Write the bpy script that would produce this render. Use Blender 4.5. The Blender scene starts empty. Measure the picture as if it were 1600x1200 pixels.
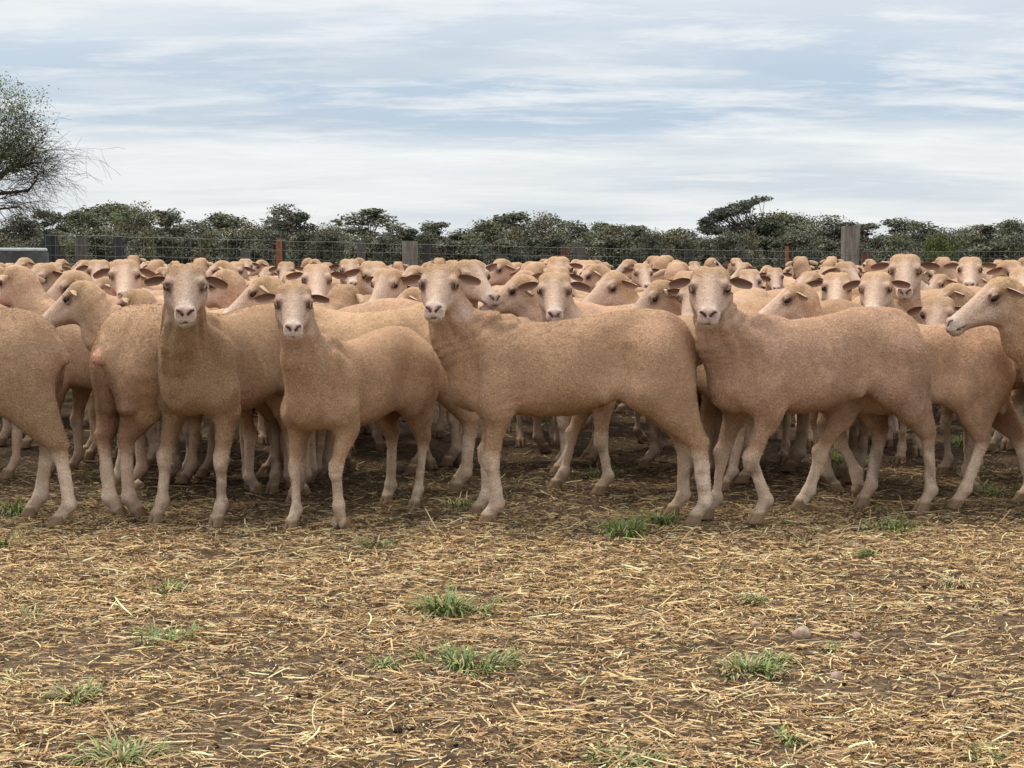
import bpy, math, random
import numpy as np
from mathutils import Vector, Matrix
random.seed(7); np.random.seed(7)
SC=bpy.context.scene; COL=SC.collection
# ---------------------------------------------------------------- camera
FPX=2400.0; CAMH=.98; HY=400.0           # focal length in photo pixels, lens height, horizon row of the photo
cam_d=bpy.data.cameras.new('camera'); cam=bpy.data.objects.new('camera',cam_d); COL.objects.link(cam); SC.camera=cam
cam_d.sensor_width=36; cam_d.lens=36*FPX/1600; cam_d.clip_start=.05; cam_d.clip_end=3000
cam.location=(0,0,CAMH); cam.rotation_euler=(math.pi/2-math.atan((600-HY)/FPX),0,0)
def at(px,py,Y):
    """the point on the viewing ray of a photo pixel at distance Y"""
    p=math.atan((600-HY)/FPX); vx=(px-800)/FPX; vy=(600-py)/FPX
    d=(vx, math.cos(p)+vy*math.sin(p), -math.sin(p)+vy*math.cos(p))
    t=Y/d[1]; return np.array([d[0]*t, Y, CAMH+d[2]*t])
# ---------------------------------------------------------------- sky, sun, exposure
def make_world():
    w=bpy.data.worlds.new('World'); SC.world=w; w.use_nodes=True; t=w.node_tree; t.nodes.clear()
    N=lambda ty,**k:(lambda x:[setattr(x,a,v) for a,v in k.items()] and x or x)(t.nodes.new(ty))
    L=lambda a,b: t.links.new(a,b)
    out=N('ShaderNodeOutputWorld'); bg=N('ShaderNodeBackground'); L(bg.outputs[0],out.inputs[0])
    sky=N('ShaderNodeTexSky',sky_type='NISHITA'); sky.sun_disc=False; sky.sun_elevation=SUN_EL; sky.sun_rotation=SUN_ROT; sky.air_density=1; sky.dust_density=2
    tc=N('ShaderNodeTexCoord'); sep=N('ShaderNodeSeparateXYZ'); L(tc.outputs['Generated'],sep.inputs[0])
    def M(op,a,b=0.,c=None):
        x=N('ShaderNodeMath',operation=op)
        for v,i in ((a,0),(b,1),(c,2)):
            if v is None: continue
            if isinstance(v,(int,float)): x.inputs[i].default_value=v
            else: L(v,x.inputs[i])
        return x.outputs[0]
    z=M('ABSOLUTE',sep.outputs[2]); zz=M('ADD',z,.11)
    u=M('DIVIDE',sep.outputs[0],zz); v=M('DIVIDE',sep.outputs[1],zz); cmb=N('ShaderNodeCombineXYZ'); L(u,cmb.inputs[0]); L(v,cmb.inputs[1])
    def noise(scale,det,rough,loc,sc=(1,1,1),dist=0):
        mp=N('ShaderNodeMapping'); mp.inputs['Location'].default_value=loc; mp.inputs['Scale'].default_value=sc; L(cmb.outputs[0],mp.inputs[0])
        x=N('ShaderNodeTexNoise'); x.inputs['Scale'].default_value=scale; x.inputs['Detail'].default_value=det; x.inputs['Roughness'].default_value=rough; x.inputs['Distortion'].default_value=dist; L(mp.outputs[0],x.inputs['Vector']); return x.outputs[0]
    def ramp(s,st):
        r=N('ShaderNodeValToRGB'); e=r.color_ramp.elements
        while len(e)<len(st): e.new(.5)
        for k,(p,c) in enumerate(st): e[k].position=p; e[k].color=(c,c,c,1) if isinstance(c,(int,float)) else (*c,1)
        L(s,r.inputs[0]); return r.outputs[0]
    def mix(f,a,b):
        x=N('ShaderNodeMix',data_type='RGBA')
        for vv,i in ((f,0),(a,6),(b,7)):
            if isinstance(vv,(int,float)): x.inputs[i].default_value=vv
            elif isinstance(vv,tuple): x.inputs[i].default_value=(*vv,1)
            else: L(vv,x.inputs[i])
        return x.outputs[2]
    el=M('MULTIPLY_ADD',noise(.30,3,.5,(3,1,0)),.05,M('SUBTRACT',z,.027))   # wavy elevation
    base=ramp(el,[(0,(.84,.86,.85)),(.035,(.82,.845,.85)),(.062,(.78,.815,.84)),(.078,(.48,.59,.71)),(.105,(.49,.60,.72)),(.125,(.57,.655,.755)),(.16,(.69,.745,.80)),(.35,(.74,.78,.83)),(1,(.84,.87,.92))])
    streak=noise(1.1,6,.58,(0,0,0),(.60,1.0,1),.3); fine=noise(3.8,8,.66,(5,2,0),(.50,1.0,1),.2)
    c1=M('MULTIPLY',ramp(streak,[(.46,0),(.66,1)]),.75); lift=M('MULTIPLY_ADD',M('MAXIMUM',M('SUBTRACT',z,.2),0.),1.7,1.0)
    c=mix(c1,base,(.80,.83,.85))
    c=mix(M('MULTIPLY',ramp(fine,[(.47,0),(.62,1)]),.62),c,(.88,.89,.89))
    dk=noise(1.0,5,.55,(11,4,0),(.50,1.0,1),.3); c=mix(M('MULTIPLY',ramp(dk,[(.47,0),(.66,1)]),.62),c,(.52,.60,.69))
    wt=noise(2.0,6,.60,(21,9,0),(.45,1.0,1),.25); c=mix(M('MULTIPLY',ramp(wt,[(.54,0),(.70,1)]),.65),c,(.95,.95,.93))
    # clear Nishita sky behind the cloud sheet
    sc=N('ShaderNodeVectorMath',operation='SCALE'); L(sky.outputs[0],sc.inputs[0]); sc.inputs['Scale'].default_value=.10
    s2=N('ShaderNodeVectorMath',operation='SCALE'); L(c,s2.inputs[0]); L(lift,s2.inputs['Scale'])
    fin=mix(.93,sc.outputs[0],s2.outputs[0])
    L(fin,bg.inputs[0]); bg.inputs[1].default_value=1.0
SUN_EL=math.radians(64); SUN_AZ=math.radians(-50)      # azimuth measured from +Y towards +X
SUN_ROT=SUN_AZ
make_world()
sd=bpy.data.lights.new('sun','SUN'); sd.energy=2.1; sd.angle=math.radians(10); sd.color=(1,.91,.79)
so=bpy.data.objects.new('sun',sd); COL.objects.link(so)
_d=Vector((math.sin(SUN_AZ)*math.cos(SUN_EL),math.cos(SUN_AZ)*math.cos(SUN_EL),math.sin(SUN_EL))); so.rotation_euler=(-_d).to_track_quat('-Z','Y').to_euler(); so.location=(0,0,30)
vs=SC.view_settings; vs.view_transform='Standard'; vs.look='None'; vs.exposure=.12; vs.gamma=1; vs.use_curve_mapping=False
# ---------------------------------------------------------------- materials
class NT:
    def __init__(s,name):
        s.m=bpy.data.materials.new(name); s.m.use_nodes=True; s.t=s.m.node_tree; s.t.nodes.clear()
        s.out=s.n('ShaderNodeOutputMaterial'); s.b=s.n('ShaderNodeBsdfPrincipled'); s.l(s.b,0,s.out,0)
    def n(s,ty,**k):
        x=s.t.nodes.new(ty)
        for a,v in k.items(): setattr(x,a,v)
        return x
    def l(s,a,i,b,j): s.t.links.new(a.outputs[i],b.inputs[j])
    def noise(s,scale,detail=3,rough=.55,vec=None,stretch=None,dist=0):
        x=s.n('ShaderNodeTexNoise'); x.inputs['Scale'].default_value=scale; x.inputs['Detail'].default_value=detail; x.inputs['Roughness'].default_value=rough; x.inputs['Distortion'].default_value=dist
        if vec is None: vec=s.coord()
        if stretch:
            mp=s.n('ShaderNodeMapping'); mp.inputs['Scale'].default_value=stretch; s.t.links.new(vec,mp.inputs[0]); vec=mp.outputs[0]
        s.t.links.new(vec,x.inputs['Vector']); return x
    def coord(s,k='Object'):
        x=s.n('ShaderNodeTexCoord'); return x.outputs[k]
    def ramp(s,src,stops,mode='LINEAR'):
        r=s.n('ShaderNodeValToRGB'); e=r.color_ramp.elements; r.color_ramp.interpolation=mode
        while len(e)<len(stops): e.new(.5)
        for k,(p,c) in enumerate(stops):
            e[k].position=p; e[k].color=(c,c,c,1) if isinstance(c,(int,float)) else (*c,1)
        s.t.links.new(src,r.inputs[0]); return r.outputs[0]
    def mix(s,f,a,b,mode='MIX'):
        x=s.n('ShaderNodeMix',data_type='RGBA',blend_type=mode)
        for v,i in ((f,0),(a,6),(b,7)):
            if isinstance(v,(int,float)): x.inputs[i].default_value=v if i==0 else (v,v,v,1)
            elif isinstance(v,tuple): x.inputs[i].default_value=(*v,1)
            else: s.t.links.new(v,x.inputs[i])
        return x.outputs[2]
    def math(s,op,a,b=0.0):
        x=s.n('ShaderNodeMath',operation=op)
        for v,i in ((a,0),(b,1)):
            if isinstance(v,(int,float)): x.inputs[i].default_value=v
            else: s.t.links.new(v,x.inputs[i])
        return x.outputs[0]
    def bump(s,h,dist,strength=1.0,prev=None):
        x=s.n('ShaderNodeBump'); x.inputs['Distance'].default_value=dist; x.inputs['Strength'].default_value=strength
        s.t.links.new(h,x.inputs['Height'])
        if prev is not None: s.t.links.new(prev,x.inputs['Normal'])
        return x.outputs[0]
    def set(s,color=None,rough=None,normal=None,**k):
        for v,nm in ((color,'Base Color'),(rough,'Roughness'),(normal,'Normal')):
            if v is None: continue
            if isinstance(v,(int,float)): s.b.inputs[nm].default_value=v
            elif isinstance(v,tuple): s.b.inputs[nm].default_value=(*v,1)
            else: s.t.links.new(v,s.b.inputs[nm])
        for kk,v in k.items(): s.b.inputs[kk.replace('_',' ')].default_value=v
        return s.m
def vcol(nt,name='Col'):
    x=nt.n('ShaderNodeVertexColor',layer_name=name); return x.outputs[0]

def mat_wool():
    s=NT('shorn_fleece'); c=vcol(s); w=vcol(s,'Wool')
    oi=s.n('ShaderNodeObjectInfo'); add=s.n('ShaderNodeVectorMath',operation='MULTIPLY_ADD')
    s.t.links.new(oi.outputs['Random'],add.inputs[0]); add.inputs[1].default_value=(7,5,3); s.t.links.new(s.coord(),add.inputs[2]); v=add.outputs[0]
    big=s.noise(7,4,.6,v); mid=s.noise(38,4,.65,v); fine=s.noise(260,3,.7,v,(1,1,.55)); clip=s.noise(26,5,.75,v,(1,1,4.5),.6)
    col=s.mix(s.math('MULTIPLY',s.ramp(big.outputs[0],[(.42,0),(.62,1)]),.28),c,s.mix(1.0,c,(.70,.66,.60),'MULTIPLY'))
    col=s.mix(s.math('MULTIPLY',s.ramp(mid.outputs[0],[(.45,0),(.68,1)]),.30),col,s.mix(1.0,col,(1.22,1.2,1.2),'MULTIPLY'))
    col=s.mix(s.math('MULTIPLY',s.ramp(fine.outputs[0],[(.54,0),(.42,1)]),.6),col,s.mix(1.0,col,(.62,.58,.54),'MULTIPLY'))
    sp=s.noise(90,2,.5,v); col=s.mix(s.math('MULTIPLY',s.ramp(sp.outputs[0],[(.70,0),(.76,1)]),.5),col,(.13,.08,.05))
    hv=s.n('ShaderNodeHueSaturation'); s.t.links.new(col,hv.inputs['Color'])
    s.t.links.new(s.math('MULTIPLY_ADD',oi.outputs['Random'],.22),hv.inputs['Value']); 
    hv.inputs['Value'].links[0].from_node.inputs[2].default_value=.89
    hv.inputs['Saturation'].default_value=1.0
    nrm=s.bump(mid.outputs[0],.010,.7); nrm=s.bump(clip.outputs[0],.0035,.6,nrm); nrm=s.bump(fine.outputs[0],.0028,.9,nrm)
    s.set(hv.outputs[0],.95,nrm); s.b.inputs['Specular IOR Level'].default_value=.12
    s.b.inputs['Sheen Weight'].default_value=.04; s.b.inputs['Sheen Roughness'].default_value=.45; s.b.inputs['Sheen Tint'].default_value=(.9,.75,.6,1)
    return s.m
def mat_vc(name,rough=.7,bump=0,scale=150,spec=.3):
    s=NT(name); c=vcol(s); n=s.noise(scale,3); col=s.mix(s.math('MULTIPLY',s.ramp(n.outputs[0],[(.4,0),(.65,1)]),.35),c,s.mix(1.0,c,(.6,.58,.55),'MULTIPLY'))
    s.set(col,rough,s.bump(n.outputs[0],bump) if bump else None); s.b.inputs['Specular IOR Level'].default_value=spec; return s.m
def mat_plain(name,c,rough=.6,c2=None,scale=20,bump=0,stretch=None,spec=.3,metal=0):
    s=NT(name); n=s.noise(scale,4,.6,None,stretch); col=s.mix(s.ramp(n.outputs[0],[(.38,0),(.62,1)]),c,c2 or tuple(x*.7 for x in c))
    s.set(col,rough,s.bump(n.outputs[0],bump) if bump else None); s.b.inputs['Specular IOR Level'].default_value=spec; s.b.inputs['Metallic'].default_value=metal; return s.m
M_WOOL=mat_wool(); M_HAIR=NT('fleece_hair'); M_HAIR.set(vcol(M_HAIR),.9); M_HAIR.b.inputs['Specular IOR Level'].default_value=.1; M_HAIR=M_HAIR.m
M_EAR=mat_vc('ear_skin',.8,.001,120,.2); M_HOOF=mat_vc('hoof_horn',.65,.001,90,.3); M_EYE=mat_vc('eye_wet',.22,0,60,.35)
# ---------------------------------------------------------------- implicit-surface mesher (numpy surface nets)
def table(xs, ys, n=240):
    """smooth (Catmull-Rom) table through stations"""
    xs = np.array(xs, float); ys = np.array(ys, float)
    m = np.zeros_like(ys)
    m[1:-1] = (ys[2:]-ys[:-2])/(xs[2:]-xs[:-2])
    m[0] = (ys[1]-ys[0])/(xs[1]-xs[0]); m[-1] = (ys[-1]-ys[-2])/(xs[-1]-xs[-2])
    t = np.linspace(xs[0], xs[-1], n)
    i = np.clip(np.searchsorted(xs, t, side='right')-1, 0, len(xs)-2)
    h = xs[i+1]-xs[i]; s = (t-xs[i])/h
    v = ((2*s**3-3*s**2+1)*ys[i]+(s**3-2*s**2+s)*h*m[i]+(-2*s**3+3*s**2)*ys[i+1]+(s**3-s**2)*h*m[i+1])
    return t.astype(np.float32), v.astype(np.float32)

class Cap:      # capsule with changing radius
    def __init__(s, a, b, ra, rb, k=.03, frame=None, sub=False, ysq=1.0):
        s.a=np.array(a,np.float32); s.b=np.array(b,np.float32); s.ra=ra; s.rb=rb; s.k=k; s.frame=frame; s.sub=sub; s.ysq=ysq
        r=max(ra,rb); s.lo=np.minimum(s.a,s.b)-r; s.hi=np.maximum(s.a,s.b)+r
    def f(s, p):
        ab=s.b-s.a; pa=p-s.a
        t=np.clip((pa@ab)/max(float(ab@ab),1e-9),0,1)
        q=pa-t[...,None]*ab
        if s.ysq!=1.0: q=q*np.array([1,s.ysq,1],np.float32)
        return np.sqrt((q*q).sum(-1))-(s.ra+(s.rb-s.ra)*t)

class Ell:
    def __init__(s, c, r, k=.03, frame=None, sub=False, rot=None):
        s.c=np.array(c,np.float32); s.r=np.array(r,np.float32); s.k=k; s.frame=frame; s.sub=sub; s.rot=rot
        m=max(r); s.lo=s.c-m; s.hi=s.c+m
    def f(s, p):
        q=p-s.c
        if s.rot is not None: q=q@s.rot
        k0=np.sqrt(((q/s.r)**2).sum(-1)); k1=np.sqrt(((q/s.r**2)**2).sum(-1))
        return k0*(k0-1)/np.maximum(k1,1e-6)

class Ring:
    def __init__(s, c, n, R, r, k=.006, frame=None):
        s.c=np.array(c,np.float32); n=np.array(n,np.float32); s.n=n/np.linalg.norm(n); s.R=R; s.r=r; s.k=k; s.frame=frame; s.sub=False
        s.lo=s.c-R-r; s.hi=s.c+R+r
    def f(s, p):
        q=p-s.c; h=q@s.n; rr=np.sqrt(np.maximum((q*q).sum(-1)-h*h,0))
        return np.sqrt((rr-s.R)**2+h*h)-s.r

class Loft:
    """stations (x, top, bottom, halfwidth); taper makes the top narrower"""
    def __init__(s, st, k=.03, frame=None, n=2.2, taper=0.0, mid=.5):
        st=np.array(st,float); s.k=k; s.frame=frame; s.sub=False; s.n=n; s.taper=taper
        s.x,s.top=table(st[:,0],st[:,1]); _,s.bot=table(st[:,0],st[:,2]); _,s.w=table(st[:,0],st[:,3])
        s.w=np.maximum(s.w,.004); s.zc=s.bot+(s.top-s.bot)*mid
        s.lo=np.array([st[0,0],-s.w.max(),s.bot.min()],np.float32); s.hi=np.array([st[-1,0],s.w.max(),s.top.max()],np.float32)
    def f(s, p):
        x=p[...,0]; zc=np.interp(x,s.x,s.zc); tp=np.interp(x,s.x,s.top); bt=np.interp(x,s.x,s.bot); w=np.interp(x,s.x,s.w)
        z=p[...,2]-zc; hz=np.maximum(np.where(z>0,tp-zc,zc-bt),.004)
        zn=z/hz; w=w*(1-s.taper*np.clip(zn,-1,1)); w=np.maximum(w,.004)
        r=(np.abs(p[...,1]/w)**s.n+np.abs(zn)**s.n)**(1/s.n)
        d=(r-1)*np.minimum(w,hz)
        dx=np.maximum(np.maximum(s.x[0]-x,x-s.x[-1]),0)
        return np.where(dx>0,np.sqrt(np.maximum(d,0)**2+dx*dx),d)

def eval_prims(prims, P, frames, blo=None, bhi=None):
    """P: (B,n,3) points in blocks; frames: name -> (origin, R)"""
    B=P.shape[0]; D=np.full(P.shape[:2],.5,np.float32)
    blo=P.min(1); bhi=P.max(1)
    loc={}
    for pr in prims:
        mg=.035+pr.k
        if pr.frame is None:
            m=np.all((blo<=pr.hi+mg)&(bhi>=pr.lo-mg),axis=1); Q=P
        else:
            if pr.frame not in loc:
                O,R=frames[pr.frame]; Q=(P-O)@R; loc[pr.frame]=(Q,Q.min(1),Q.max(1))
            Q,l,h=loc[pr.frame]
            m=np.all((l<=pr.hi+mg)&(h>=pr.lo-mg),axis=1)
        idx=np.nonzero(m)[0]
        if len(idx)==0: continue
        a=D[idx]; b=pr.f(Q[idx]).astype(np.float32); k=pr.k
        if pr.sub:
            b=-b; h=np.maximum(k-np.abs(a-b),0)/k; D[idx]=np.maximum(a,b)+h*h*k*.25
        else:
            h=np.maximum(k-np.abs(a-b),0)/k; D[idx]=np.minimum(a,b)-h*h*k*.25
    return D

class Warp:
    def __init__(s, c, k, R): s.c=np.array(c,np.float32); s.k=k; s.R=R
    def f(s, u):
        v=u-s.c; r=np.sqrt((v*v).sum(-1))+1e-6
        rx=r-s.k*s.R*(1-np.exp(-r/s.R))
        return s.c+v*(rx/r)[...,None]

def mesh_sdf(prims, frames, lo, hi, h, warp=None, post=None):
    lo=np.array(lo,np.float32); hi=np.array(hi,np.float32)
    nb=np.ceil((hi-lo)/(8*h)).astype(int); n=nb*8
    g=np.stack(np.meshgrid(*[np.arange(k) for k in nb],indexing='ij'),-1).reshape(-1,3)
    cen=lo+(g*8+3.5)*h
    X=warp.f(cen.astype(np.float32)) if warp else cen.astype(np.float32)
    dc=eval_prims(prims,X[:,None,:],frames)[:,0]
    act=np.abs(dc)<8*h*.9+.022
    F=np.repeat(np.repeat(np.repeat(dc.reshape(nb),8,0),8,1),8,2).astype(np.float32)
    ga=g[act]; o=np.stack(np.meshgrid(*[np.arange(8)]*3,indexing='ij'),-1).reshape(-1,3)
    idx=(ga[:,None,:]*8+o[None])
    P=(lo+idx*h).astype(np.float32)
    if warp: P=warp.f(P)
    D=eval_prims(prims,P,frames)
    if post is not None: D=post(P,D)
    F[idx[...,0],idx[...,1],idx[...,2]]=D
    S=F<0
    c=S[:-1,:-1,:-1].astype(np.int8)
    cnt=np.zeros(c.shape,np.int8)
    for i in (0,1):
        for j in (0,1):
            for k in (0,1):
                cnt+=S[i:n[0]-1+i,j:n[1]-1+j,k:n[2]-1+k]
    cells=np.argwhere((cnt>0)&(cnt<8))
    vid=np.full(c.shape,-1,np.int32); vid[cells[:,0],cells[:,1],cells[:,2]]=np.arange(len(cells))
    acc=np.zeros((len(cells),3),np.float32); num=np.zeros(len(cells),np.float32)
    for ax in range(3):
        oa=[a for a in range(3) if a!=ax]
        for i in (0,1):
            for j in (0,1):
                p0=np.zeros(3,int); p0[oa[0]]=i; p0[oa[1]]=j; p1=p0.copy(); p1[ax]=1
                A=cells+p0; Bc=cells+p1
                fa=F[A[:,0],A[:,1],A[:,2]]; fb=F[Bc[:,0],Bc[:,1],Bc[:,2]]
                m=(fa<0)!=(fb<0)
                t=np.where(m,fa/np.where(m,fa-fb,1),0)
                pos=p0[None]+t[:,None]*(p1-p0)[None]
                acc+=pos*m[:,None]; num+=m
    V=lo+(cells+acc/num[:,None])*h
    V=V.astype(np.float32)
    if warp: V=warp.f(V)
    faces=[]
    for ax in range(3):
        b,c2=[(1,2),(2,0),(0,1)][ax]
        sl0=[slice(None)]*3; sl1=[slice(None)]*3; sl0[ax]=slice(0,-1); sl1[ax]=slice(1,None)
        s0=S[tuple(sl0)]; s1=S[tuple(sl1)]
        e=np.argwhere(s0!=s1)
        ok=(e[:,b]>0)&(e[:,c2]>0)&(e[:,b]<n[b]-1)&(e[:,c2]<n[c2]-1); e=e[ok]
        flip=s0[e[:,0],e[:,1],e[:,2]]
        q=[]
        for (i,j) in ((1,1),(0,1),(0,0),(1,0)):
            cc=e.copy(); cc[:,b]-=i; cc[:,c2]-=j; q.append(vid[cc[:,0],cc[:,1],cc[:,2]])
        q=np.stack(q,1); q[~flip]=q[~flip][:,::-1]
        q=q[(q>=0).all(1)]; faces.append(q)
    return V,np.concatenate(faces)

def smooth_pass(V,Fc,w=.5,n=1):
    for _ in range(n):
        s=np.zeros_like(V); c=np.zeros(len(V),np.float32)
        for i in range(4):
            a=Fc[:,i]; b=Fc[:,(i+1)%4]
            for k in range(3): s[:,k]+=np.bincount(a,V[b,k],len(V))
            c+=np.bincount(a,minlength=len(V))
        V=V*(1-w)+w*s/np.maximum(c,1)[:,None]
    return V.astype(np.float32)

def np_mesh(name,V,Fc,colors=None,smooth=True,mats=()):
    me=bpy.data.meshes.new(name); V=np.asarray(V,np.float32); Fc=np.asarray(Fc,np.int32); k=Fc.shape[1]
    me.vertices.add(len(V)); me.vertices.foreach_set('co',V.ravel())
    me.loops.add(Fc.size); me.loops.foreach_set('vertex_index',Fc.ravel())
    me.polygons.add(len(Fc)); me.polygons.foreach_set('loop_start',np.arange(0,Fc.size,k,dtype=np.int32))
    me.polygons.foreach_set('use_smooth',np.full(len(Fc),smooth))
    if colors:
        for nm,c in colors.items():
            at=me.color_attributes.new(nm,'FLOAT_COLOR','POINT'); c4=np.ones((len(V),4),np.float32); c4[:,:c.shape[1]]=c
            at.data.foreach_set('color',c4.ravel())
    for m in mats: me.materials.append(m)
    me.update(calc_edges=True); me.validate()
    return me

def ss(a,b,x): t=np.clip((x-a)/(b-a),0,1); return t*t*(3-2*t)

def noise3(P,s,seed=0):
    """cheap smooth value noise"""
    Q=P*s+seed*17.3; i=np.floor(Q).astype(np.int64); f=Q-i; f=f*f*(3-2*f); r=0
    def hsh(a): 
        h=(a[...,0]*73856093)^(a[...,1]*19349663)^(a[...,2]*83492791)^(seed*2654435)
        h=(h^(h>>13))*1274126177; h=h^(h>>16); return (h&0xffff)/65535.0
    for dx in (0,1):
        for dy in (0,1):
            for dz in (0,1):
                w=(f[...,0] if dx else 1-f[...,0])*(f[...,1] if dy else 1-f[...,1])*(f[...,2] if dz else 1-f[...,2])
                r=r+w*hsh(i+np.array([dx,dy,dz]))
    return r*2-1

# ---------------------------------------------------------------- the sheep
def rot_zyx(yaw,pitch,roll=0):
    """columns = local axes (x forward, y left, z up) ; pitch>0 = nose down"""
    cy,sy=math.cos(yaw),math.sin(yaw); cp,sp=math.cos(pitch),math.sin(pitch); cr,sr=math.cos(roll),math.sin(roll)
    Rz=np.array([[cy,-sy,0],[sy,cy,0],[0,0,1]]); Ry=np.array([[cp,0,sp],[0,1,0],[-sp,0,cp]]); Rx=np.array([[1,0,0],[0,cr,-sr],[0,sr,cr]])
    return (Rz@Ry@Rx).astype(np.float32)

TRUNK=[(-.475,.625,.575,.012),(-.462,.69,.52,.060),(-.435,.738,.51,.093),(-.38,.772,.515,.120),(-.30,.788,.500,.132),(-.20,.782,.462,.138),
       (-.08,.758,.418,.154),(.06,.742,.392,.162),(.18,.742,.396,.150),(.28,.750,.408,.126),(.345,.728,.420,.102),(.390,.685,.440,.076),(.414,.63,.45,.054),(.428,.56,.49,.02)]
HEAD=[(-.045,-.015,-.045,.012),(-.035,.018,-.070,.042),(-.005,.047,-.086,.062),(.035,.060,-.100,.069),(.075,.054,-.104,.067),(.11,.040,-.098,.058),
      (.15,.026,-.086,.047),(.19,.013,-.076,.039),(.225,.002,-.074,.0365),(.250,-.006,-.075,.0365),(.268,-.017,-.071,.031),(.280,-.032,-.057,.013)]

def build_sheep(h=.008, head=(.60,0,.93), yaw=0, pitch=.85, roll=0, legs=None, fat=1.0, dewlap=0, folds=.5, hs=.97, tone=1.0, vf=.6, seed=0,
                tail=True, lids=.5, neckr=1.0, warp=True, dirt=.5):
    """returns (V, faces, colour, info): one continuous skin from nose to pasterns"""
    legs=legs or {}; rs0=np.random.RandomState(seed+900); hs=hs*(.96+.07*rs0.rand()); dirt=dirt*(.4+1.4*rs0.rand())
    R=rot_zyx(yaw,pitch,roll); O=np.array(head,np.float32)
    frames={'h':(O,R/hs*1.0)}
    frames={'h':(O,(R/hs).astype(np.float32))}
    pr=[]
    T=[(x,t,.565+(b-.565)*fat,w*(.5+.5*fat)) for x,t,b,w in TRUNK]
    pr.append(Loft(T,k=.02,n=2.25,taper=.10,mid=.45))
    # head base in body space
    hb=O+R@np.array([.015,0,-.035],np.float32)*hs; hj=O+R@np.array([.03,0,-.055],np.float32)*hs
    nb=np.array([.305,0,.60],np.float32)
    # neck: curved chain of capsules
    c1=np.array([.42,0,.70],np.float32); d=hb-nb; side=np.array([0,hb[1]*.25,0],np.float32)
    mid=(nb*.45+hb*.55)+np.array([-.01,0,-.015],np.float32)
    mid[1]=hb[1]*.45
    pts=[nb,]
    for t in (.25,.5,.75,1.0):
        pts.append((1-t)**2*nb+2*t*(1-t)*((nb+hb)/2+np.array([.035,-hb[1]*.10,-.035],np.float32))+t*t*hb)
    rad=[.124,.084,.064,.056,.055]
    for i in range(4):
        r0=rad[i]*(neckr if i>0 else 1); r1=rad[i+1]*neckr
        pr.append(Cap(pts[i],pts[i+1],r0,r1,k=.06))
    # throat side of the neck, gives depth
    th=pts[2]+np.array([.045,0,-.05]); pr.append(Cap([.360,0,.57],th,.062,.038,k=.06)); pr.append(Cap(th,hj,.040,.040,k=.04))
    pr.append(Ell([.345,0,.50],[.062,.058,.075],k=.06))           # brisket
    pr.append(Ell([.28,0,.70],[.13,.06,.055],k=.06))            # withers
    if dewlap:
        ax=(hb-nb)/np.linalg.norm(hb-nb); hd=R@np.array([1,0,0],np.float32); f=np.array([.5,0,0])+hd*.7; f=f-ax*(f@ax); f/=np.linalg.norm(f); sd=np.cross(ax,f)
        for lat,rr,k0 in ((.006,.016,1.02),(-.030,.010,.97)):
            q=[pts[i]+f*(rad[i]*k0*neckr+ex)+sd*lat for i,ex in ((4,.004),(3,.016),(2,.030),(1,.030))]
            q[0]=q[0]+np.array([0,0,-.05])-f*.02; q[3]=np.array([.440,.02+lat*1.5,.585]); q[2]=(q[1]+q[3])/2+f*.012
            for i in range(3): pr.append(Cap(q[i],q[i+1],rr*(.75+.25*i),rr*(.75+.25*(i+1)),k=.012))
    hoofs=[]; subs=[]
    for s in (1,-1):
        # fore
        L=legs.get('f'+('l' if s>0 else 'r'),{}); dx,dy,dz=L.get('d',(0,0,0)); kx=L.get('k',0.0)
        sh=np.array([.30,s*.098,.56]); el=np.array([.255,s*.112,.42])
        ft=np.array([.275+dx,s*.095+dy,.075+dz]); kn=el+(ft-el)*.53+np.array([.018+kx,0,0.0])
        pr.append(Ell(sh,[.085,.055,.15],k=.04,rot=rot_zyx(0,.25))); subs.append(Ell([.165,s*.205,.50],[.045,.05,.15],k=.07,sub=True)); subs.append(Ell([-.13,s*.205,.56],[.06,.055,.13],k=.09,sub=True)); subs.append(Ell([.37,s*.155,.58],[.05,.05,.12],k=.06,sub=True))
        pr.append(Cap(sh+[-.01,s*.005,-.08],el,.070,.052,k=.045))
        pr.append(Cap(el,kn,.043,.0265,k=.026,ysq=1.22)); pr.append(Cap(el+[-.045,0,.02],el+[-.01,0,-.07],.020,.014,k=.03)); pr.append(Cap(kn+[.004,0,.012],kn+[.004,0,-.02],.0315,.028,k=.010,ysq=1.22))
        pr.append(Cap(kn,ft,.0215,.0200,k=.008,ysq=1.30)); pr.append(Cap(kn+[-.013,0,-.01],ft+[-.012,0,.01],.0135,.0125,k=.006,ysq=1.4))
        pr.append(Ell(ft+[-.004,0,.002],[.0285,.0235,.026],k=.012))
        tw=L.get('t',0.0); c,sn=math.cos(tw),math.sin(tw)
        fo=np.array([.030*c,.030*sn,-.042])
        bend=L.get('b',0.0)
        if bend: fo=np.array([-.012,0,-.052])
        pr.append(Cap(ft,ft+fo,.0225,.0255,k=.010,ysq=1.15)); hoofs.append((ft+fo,tw,bend))
        # hind
        L=legs.get('h'+('l' if s>0 else 'r'),{}); dx,dy,dz=L.get('d',(0,0,0)); kx=L.get('k',0.0)
        hip=np.array([-.315,s*.086,.61]); st=np.array([-.250+.22*dx,s*.112+.2*dy,.495]); 
        hk=np.array([-.405+.62*dx+kx,s*.094+.7*dy,.285+.5*dz-.06*abs(dx)]); ft=np.array([-.385+dx,s*.094+dy,.078+dz])
        pr.append(Ell(hip+[-.01,s*.004,-.03],[.112,.076,.150],k=.035))
        pr.append(Cap(hip,st,.098,.070,k=.05)); pr.append(Cap(st,hk+[.010,0,.02],.064,.0250,k=.045,ysq=1.08))
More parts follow.
